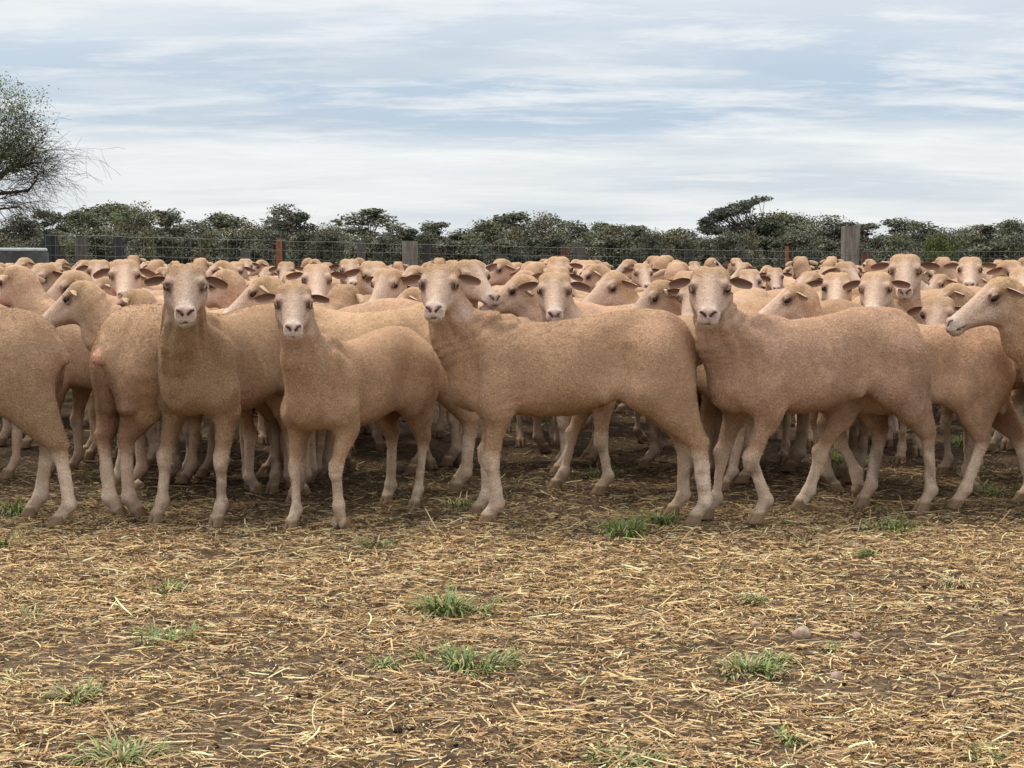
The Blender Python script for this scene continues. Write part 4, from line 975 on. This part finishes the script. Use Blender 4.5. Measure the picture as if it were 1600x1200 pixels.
sheep('large sheep standing side-on in the middle, neck upright, facing the camera',690,432,5.60,180,-95,.39,1.0,.455,.05,group=FR,tone=.86,folds=1.0,ears=((.15,0),(.15,0)),legs={'hl':{'d':(-.12,0,0)},'hr':{'d':(-.06,0,0)},'fl':{'d':(-.02,0,0)},'fr':{'d':(.02,0,0)}})
sheep('large walking sheep on the right with its head turned to the camera',1110,438,5.55,-157,-99,.38,1.0,.46,.03,group=FR,tone=.93,vf=1.2,folds=.9,ears=((.12,0),(.12,0)),legs={'fl':{'d':(-.02,0,.01),'k':.05},'fr':{'d':(.08,0,0)},'hl':{'d':(-.10,0,0)},'hr':{'d':(.04,0,0)}})
sheep('smaller sheep behind the walking one, hind leg stretched back, face in profile',1256,458,6.0,180,176,.42,.92,.41,0,group=FR,legs={'hl':{'d':(.12,0,0)},'hr':{'d':(-.22,0,0)},'fl':{'d':(.12,0,0)},'fr':{'d':(-.12,0,0.05),'b':1}})
sheep('sheep cut by the right edge, head in profile looking left',1578,452,5.75,178,182,.42,1.04,.50,0,group=FR)
MID='second row of shorn sheep'
sheep('sheep in profile looking left, behind the sheep seen from behind',140,455,6.35,-166,176,.45,1.0,.47,group=MID,h=.0130,legs={'fl':{'d':(.1,0,0)}})
sheep('sheep looking left, head tucked behind the shoulder of the hanging-fold sheep',362,436,6.95,180,176,.4,1.0,.47,group=MID,h=.0145)
sheep('orange-browed sheep in profile looking left, between the two left camera-facing sheep',425,446,6.42,180,183,.48,1.0,.42,group=MID,h=.0130,ears=((.3,0),(.3,0)))
sheep('sheep at the left edge with its head turned away',38,432,6.9,165,160,.4,1.0,.47,group=MID,h=.0145)
sheep('sheep near the left edge looking left towards the camera',78,426,7.4,-160,-128,.4,1.0,.47,group=MID,h=.0145)
sheep('sleepy-eyed sheep with drooping ears facing the camera, under the left fence end',195,420,7.3,-95,-77,.42,1.0,.46,group=MID,h=.0145,ears=((.35,2),(.35,2)))
sheep('sheep with low head looking left, just above the rump of the rear-facing one',222,466,6.75,172,168,.5,.95,.46,group=MID,h=.0145)
sheep('sheep facing the camera between the orange-browed one and the smaller pink-nosed one',495,427,7.7,-95,-83,.42,1.0,.46,group=MID,h=.0145)
sheep('sheep seen from the back of its head, right of the smaller pink-nosed one',532,458,7.15,75,60,.5,1.0,.46,group=MID,h=.0145,ears=((.5,0),(.5,0)))
sheep('sheep peering right past its neighbour, left of the middle',580,422,7.9,-60,-66,.42,1.0,.46,group=MID,h=.0145,ears=((.3,0),(.2,2)))
sheep('sheep looking down to the left behind the peering one',612,433,7.5,-110,-115,.5,1.0,.46,group=MID,h=.0145)
sheep('sheep in profile looking left, nose beside the neck of the middle sheep',655,463,7.25,180,182,.5,1.0,.45,group=MID,h=.0130)
sheep('sheep half hidden behind the head of the middle sheep, pink ear raised',728,422,7.0,-50,-55,.4,1.0,.46,group=MID,h=.0145,ears=((-.35,0),(.1,0)))
sheep('sheep in profile looking left, right of the middle sheep\'s head',826,444,6.95,180,184,.42,1.02,.44,group=MID,h=.0130,ears=((.5,0),(.3,0)))
sheep('sheep with wide ears facing the camera over the back of the middle sheep',866,442,6.30,-168,-91,.44,.95,.45,.03,group=MID,h=.0130,ears=((.2,2),(.2,2)),legs={'fr':{'d':(.10,0,0)},'fl':{'d':(-.05,0,0)},'hl':{'d':(.04,0,0)},'hr':{'d':(-.12,0,0)}})
sheep('sheep with its brow showing above the wide-eared one',872,412,9.2,-90,-90,.5,1.0,.46,group=MID,h=.0145)
sheep('sheep with an open dark eye looking left, over the middle sheep\'s back',968,440,7.2,170,-150,.42,1.0,.45,group=MID,h=.0130)
sheep('sheep with a white ear tag looking down to the left',1042,452,6.75,178,-170,.55,1.0,.45,group=MID,h=.0130,ears=((.35,2),(.35,2)),tagc=(1,'white'))
sheep('sheep whose muzzle shows just left of the walking sheep\'s head',1092,452,6.6,-120,-112,.5,1.0,.46,group=MID,h=.0145)
sheep('sheep facing the camera left of the tall timber post, ears out',1308,440,7.7,-95,-103,.40,1.0,.46,group=MID,h=.0145)
sheep('sheep looking left in the gap left of the tall timber post',1272,436,9.2,180,-150,.4,1.0,.46,group=MID,h=.0145)
sheep('sheep with a dark pink ear facing the camera beside the tallest head',1370,440,7.1,-115,-108,.44,1.0,.46,group=MID,h=.0145,ears=((.1,0),(.25,2)))
sheep('sheep with the tallest raised head, right of the tall timber post',1414,413,7.4,-95,-104,.40,1.04,.42,group=MID,h=.0145,ears=((.05,0),(.1,0)))
sheep('small distant sheep with spread ears facing the camera near the right edge',1516,413,9.4,-100,-107,.42,1.0,.42,group=MID,h=.0145,ears=((.05,2),(.1,2)))
sheep('sheep with one open eye low behind the rump of the walking sheep',1468,478,6.7,-150,-112,.5,.95,.45,group=MID,h=.0145,ears=((.3,0),(.35,0)))
sheep('sheep with its poll showing behind the right profile head',1500,455,7.8,178,172,.55,1.0,.46,group=MID,h=.0145)
sheep('sheep at the far right edge behind the profile head',1600,432,7.6,-120,-110,.45,1.0,.46,group=MID,h=.0145)
print('heroes',time.time()-_t)
# the mass of the flock: ten further animals copied into the gaps
PROTO=[]
def proto(fx,ly,hz,yaw,pitch,desc,legs={},seed=0):
    V,Fc,C,wm,info=build_sheep(h=.0150,head=(fx,ly,hz),yaw=math.radians(yaw),pitch=pitch,seed=seed,legs=legs); 
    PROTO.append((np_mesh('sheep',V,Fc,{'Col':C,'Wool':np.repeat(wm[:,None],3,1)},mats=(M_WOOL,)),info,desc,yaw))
proto(.50,0,.87,0,.45,'head held level',{'fl':{'d':(.06,0,0)},'hr':{'d':(-.08,0,0)}},201)
proto(.48,.10,.88,50,.45,'head half turned',{'fr':{'d':(.08,0,0)},'hl':{'d':(.06,0,0)}},202)
proto(.47,-.10,.87,-55,.45,'head half turned',{'hr':{'d':(-.1,0,0)}},203)
proto(.52,.02,.84,10,.5,'head lowered',{'fl':{'d':(-.06,0,0)}},204)
proto(.44,.08,.90,95,.42,'head turned square to its body',{'hl':{'d':(-.1,0,0)},'hr':{'d':(.05,0,0)}},205)
proto(.44,-.08,.90,-95,.42,'head turned square to its body',{'fl':{'d':(.05,0,0)}},206)
proto(.54,0,.74,-10,.8,'head down',{'fr':{'d':(-.05,0,0)}},207)
proto(.49,-.04,.83,-20,.5,'head slightly turned',{'hl':{'d':(-.08,0,0)}},208)
rs=np.random.RandomState(12); cnt=0; used={}
def free(pts,m): return all((p[0]-q[0])**2+(p[1]-q[1])**2>m*m for oc in OCC for q in oc for p in pts)
def place(x,y,a,k):
    global cnt
    me,info,desc,yaw=PROTO[k]; s=.93+.12*rs.rand(); px=800+x/y*FPX
    if k in used:
        src=used[k]; o=src.copy(); COL.objects.link(o)
        for c in src.children: d=c.copy(); COL.objects.link(d); d.parent=o
    else:
        o=link('sheep',me); sheep_parts(o,info,((.15+.3*rs.rand(),int(rs.randint(3))),(.15+.3*rs.rand(),int(rs.randint(3))))); used[k]=o
    o.location=(x,y,float(terrain(x,y))); o.rotation_euler=(0,0,a); o.scale=(s,s,s)
    g=math.degrees(a)+yaw; gx,gy=math.cos(math.radians(g)),math.sin(math.radians(g))
    look='facing the camera' if gy<-.75 else 'turned away' if gy>.7 else 'looking left' if gx<0 else 'looking right'
    zone=['far left','left','middle','right','far right'][int(np.clip(px/1600*5,0,4))]
    depth='just behind the second row' if y<9 else 'midway to the fence' if y<14 else 'close to the fence'
    tag(o,f'sheep {look}, {desc}, {depth}, {zone}'.replace('just behind the second row','behind second row'),'sheep',f'flock sheep {depth} on the {zone}, {look}, {desc}')
    OCC.append(occ(x,y,a,s)); cnt+=1
for tries in range(13000):
    if cnt>=262: break
    u=rs.rand(); y=6.4+15.6*u**1.3; x=(rs.rand()*2-1)*(y*.345+.4)
    a=math.radians(rs.choice([180,180,-150,160,-90,-100,-75,-120,0,30])+rs.normal(0,14))
    hx=x+math.cos(a)*.5; hy=y+math.sin(a)*.5
    k=int(rs.randint(len(PROTO)))
    if y<8.3: k=[3,6][k%2]
    if not free(occ(x,y,a,1),.29 if y<9.5 else .33): continue
    place(x,y,a,k)
print('flock',cnt,time.time()-_t)
